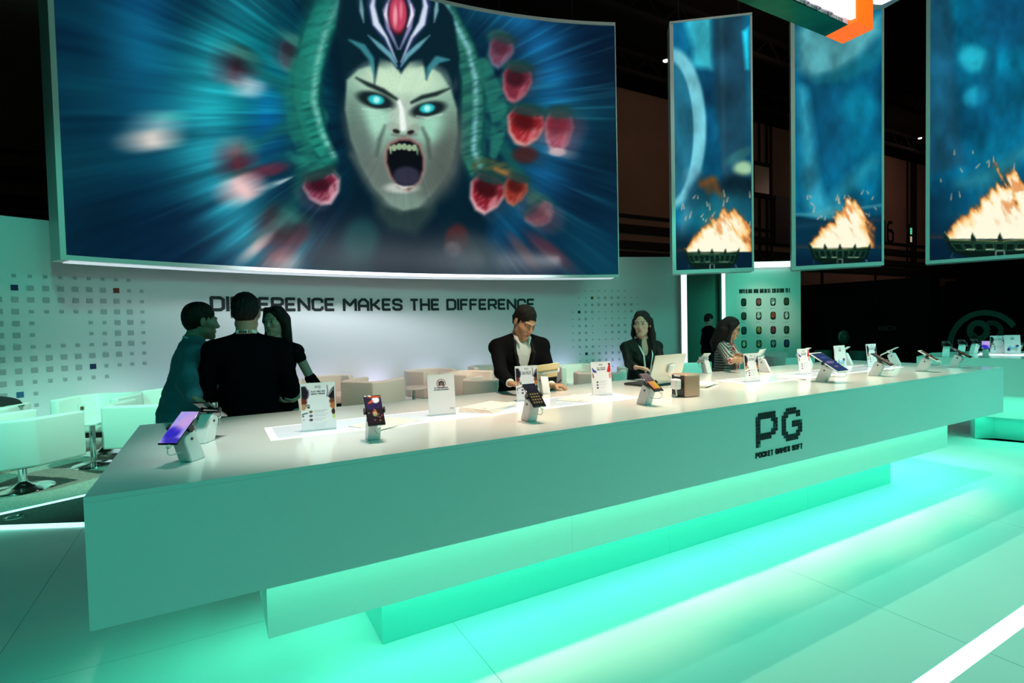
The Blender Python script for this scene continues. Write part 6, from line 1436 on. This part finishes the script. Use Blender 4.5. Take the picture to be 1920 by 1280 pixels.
# --- man in black sweater seen from behind
def cl_sweater(t, k):
    up = k['up']; trousers(t, k, mat('dark_jeans', (.006, .007, .012), .8, spec=.1)); J = Sdf(); torso(J, k, .016, True, drape=.008); sleeves(J, k, .010, .95); J.cap(up((0, .02, 1.46)), up((0, .015, 1.485)), .070, .066, .02); J.ell(up((0, -.02, 1.55)), (.066, .07, .05), None, .008, True)
    garment(J, k, 'sweater', mat('black_sweater', (.003, .003, .005), .95, spec=.03), t, .0065, .80, .007); lanyard(t, k, (.12, -.30, 1.0), chest=.16, wdt=.022)
    # lettering on the lanyard at the nape
    f = lambda u, v, d: tuple(up((-.035+u, .0885+d+.0008-(abs(u-.035)**2)*2.2, 1.4975+v)))
    text_mb('PG SOFT', .012, .0026, lambda u, v, d: tuple(up((.040-u, .0905-((.040-u)**2)*3.6+d, 1.496+v))), gap=.3, ws=.8, depth=.001).build('lanyard_print', M_black, t, fix=False, kind='stuff')
bx2, by2 = .18, 3.70; loc = (bx2, by2, .0); yb2 = yaw_to(loc, (.45, 6.0))
person('man with short dark hair in a black sweater seen from behind', loc, yb2, 1.69, dict(hscale=1.04, lean=3, head=(-6, 10, 0), skin=(.40, .25, .18), res=.0065, eyes=False, haircol=(.006, .005, .005), hairmat='black_hair',
    arms=[((-.262, .0, 1.11), (-.17, -.26, 1.14), (.4, -.8, .2), (0, 0, 1), 45), ((.262, .0, 1.11), (.20, -.26, 1.08), (-.4, -.8, .2), (0, 0, 1), 45)], clothes=cl_sweater))
# --- man in a blue shirt, profile
def cl_shirt(t, k):
    up = k['up']; trousers(t, k, mat('dark_jeans')); m = mat('blue_shirt', (.06, .17, .24), .75, bump=.3, bscale=14); J = Sdf(); torso(J, k, .022, True, drape=.022); sleeves(J, k, .016, .93); J.cap(up((0, .02, 1.46)), up((0, .01, 1.50)), .068, .068, .02); J.ell(up((0, -.03, 1.56)), (.060, .085, .07), None, .008, True); J.ell(up((0, -.11, 1.47)), (.022, .05, .06), None, .01, True)
    garment(J, k, 'shirt', m, t, .0065, .82, .011); lanyard(t, k, (.0, -.20, 1.02), drop=.36, chest=.165)
ux, uy = -.19, 4.08; loc = (ux, uy, .0); yu = yaw_to(loc, (1.6, 4.2)); h_ = 1.655; sc_ = h_/1.75
wr0 = tolocal(loc, yu, sc_, atz(350, 766, 1.06)+A_(.03, .10, 0))
person('man in a loose blue shirt and white lanyard, in profile at the left', loc, yu, h_, dict(hscale=1.05, lean=10, head=(14, 4, 0), head_off=(0, -.01, 0), skin=(.34, .25, .19), res=.0055, quiff=False, beard=True, haircol=(.009, .007, .006),
    arms=[((-.24, .10, 1.12), wr0, (-.35, -.6, -.6), (0, .2, -1), 45), ((.30, -.06, 1.10), (.18, -.33, 1.12), (-.4, -.8, .2), (0, 0, 1), 45)], clothes=cl_shirt))
# --- woman behind the group
def cl_dress(t, k):
    up = k['up']; J = Sdf(); torso(J, k, .004, True); J.ell(up((0, -.10, 1.47)), (.055, .08, .06), None, .012, True); J.ell(up((0, .0, 1.53)), (.06, .08, .06), None, .01, True); J.ell((0, .01, .80), (.175, .13, .16), None, .04)
    el = A_(*k['arms'][1][0]); s_ = k['sh'][1]; m = mat('black_dress', (.004, .004, .006), .9, spec=.08); garment(J, k, 'dress', m, t, .007, .62, .004)
    C_ = Sdf(); C_.cap(s_+(el-s_)*.02, s_+(el-s_)*.22, .050, .046, .01); garment(C_, k, 'sleeve', m, t, .006, .9, .002); C_ = Sdf(); C_.cap(s_+(el-s_)*.86, el+A_(.02, .0, -.015), .046, .044, .01); garment(C_, k, 'elbow_band', m, t, .006, .9, .002)
    for x in (-1, 1):
        q = Sdf().cap((x*.10, .045, .045), (x*.115, -.13, .03), .04, .034, .02); V, F = q.mesh((np.arange(-.2, .2, .01), np.arange(-.25, .15, .01), np.arange(-.02, .12, .01))); V[:, 2] = np.maximum(V[:, 2], .002); mk('shoe', V, F, mat('black_shoe'), t, smooth=True)
wx, wy = .40, 4.30; loc = (wx, wy, .0); yw_ = yaw_to(loc, (-.35, 3.2))
lk3 = [((x*.075, .01, .03), (x*.085, .02, -.13), .028, .03) for x in (-1, 1)]+[((.085, .02, -.13), (.10, .03, -.34), .036, .03), ((-.085, .02, -.13), (-.09, .03, -.30), .034, .026), ((0, .085, 0), (.02, .09, -.30), .07, .05), ((-.05, -.03, .10), (-.08, -.02, .0), .018, .022), ((.05, -.03, .10), (.08, -.02, .0), .018, .022)]
person('woman with long dark hair in a black dress, half hidden behind the other two', loc, yw_, 1.64, dict(female=True, lean=0, head=(-8, 6, 0), skin=(.44, .32, .26), res=.0065, eye_open=.005,
    arms=[((-.23, .02, 1.12), (-.16, -.22, 1.05), (.5, -.7, 0), (0, 0, 1), 40), ((.245, .06, 1.13), (.20, -.14, 1.02), (-.5, -.8, 0), (0, 0, 1), 40)], locks=lk3, clothes=cl_dress))
# --- figure in black further back by the posts
def cl_coat(t, k):
    trousers(t, k, mat('dark_jeans')); J = Sdf(); torso(J, k, .02, True); sleeves(J, k, .01, .93); J.ell(k['up']((0, -.02, 1.55)), (.06, .07, .05), None, .008, True); garment(J, k, 'coat', mat('black_sweater'), t, .009, .80, .006)
loc = tuple(dep(1327, 10.2, .014)); yk = yaw_to(loc, (14, 4))
person('small distant person in black standing behind the woman with glasses', loc, yk, 1.56, dict(lean=3, head=(0, 10, 0), skin=(.25, .2, .17), res=.009, eyes=False, haircol=(.006, .005, .005), hairmat='black_hair',
    arms=[((-.27, .02, 1.10), (-.16, -.22, 1.08), (.4, -.8, 0), (0, 0, 1), 45), ((.27, .02, 1.10), (.16, -.22, 1.08), (-.4, -.8, 0), (0, 0, 1), 45)], clothes=cl_coat))
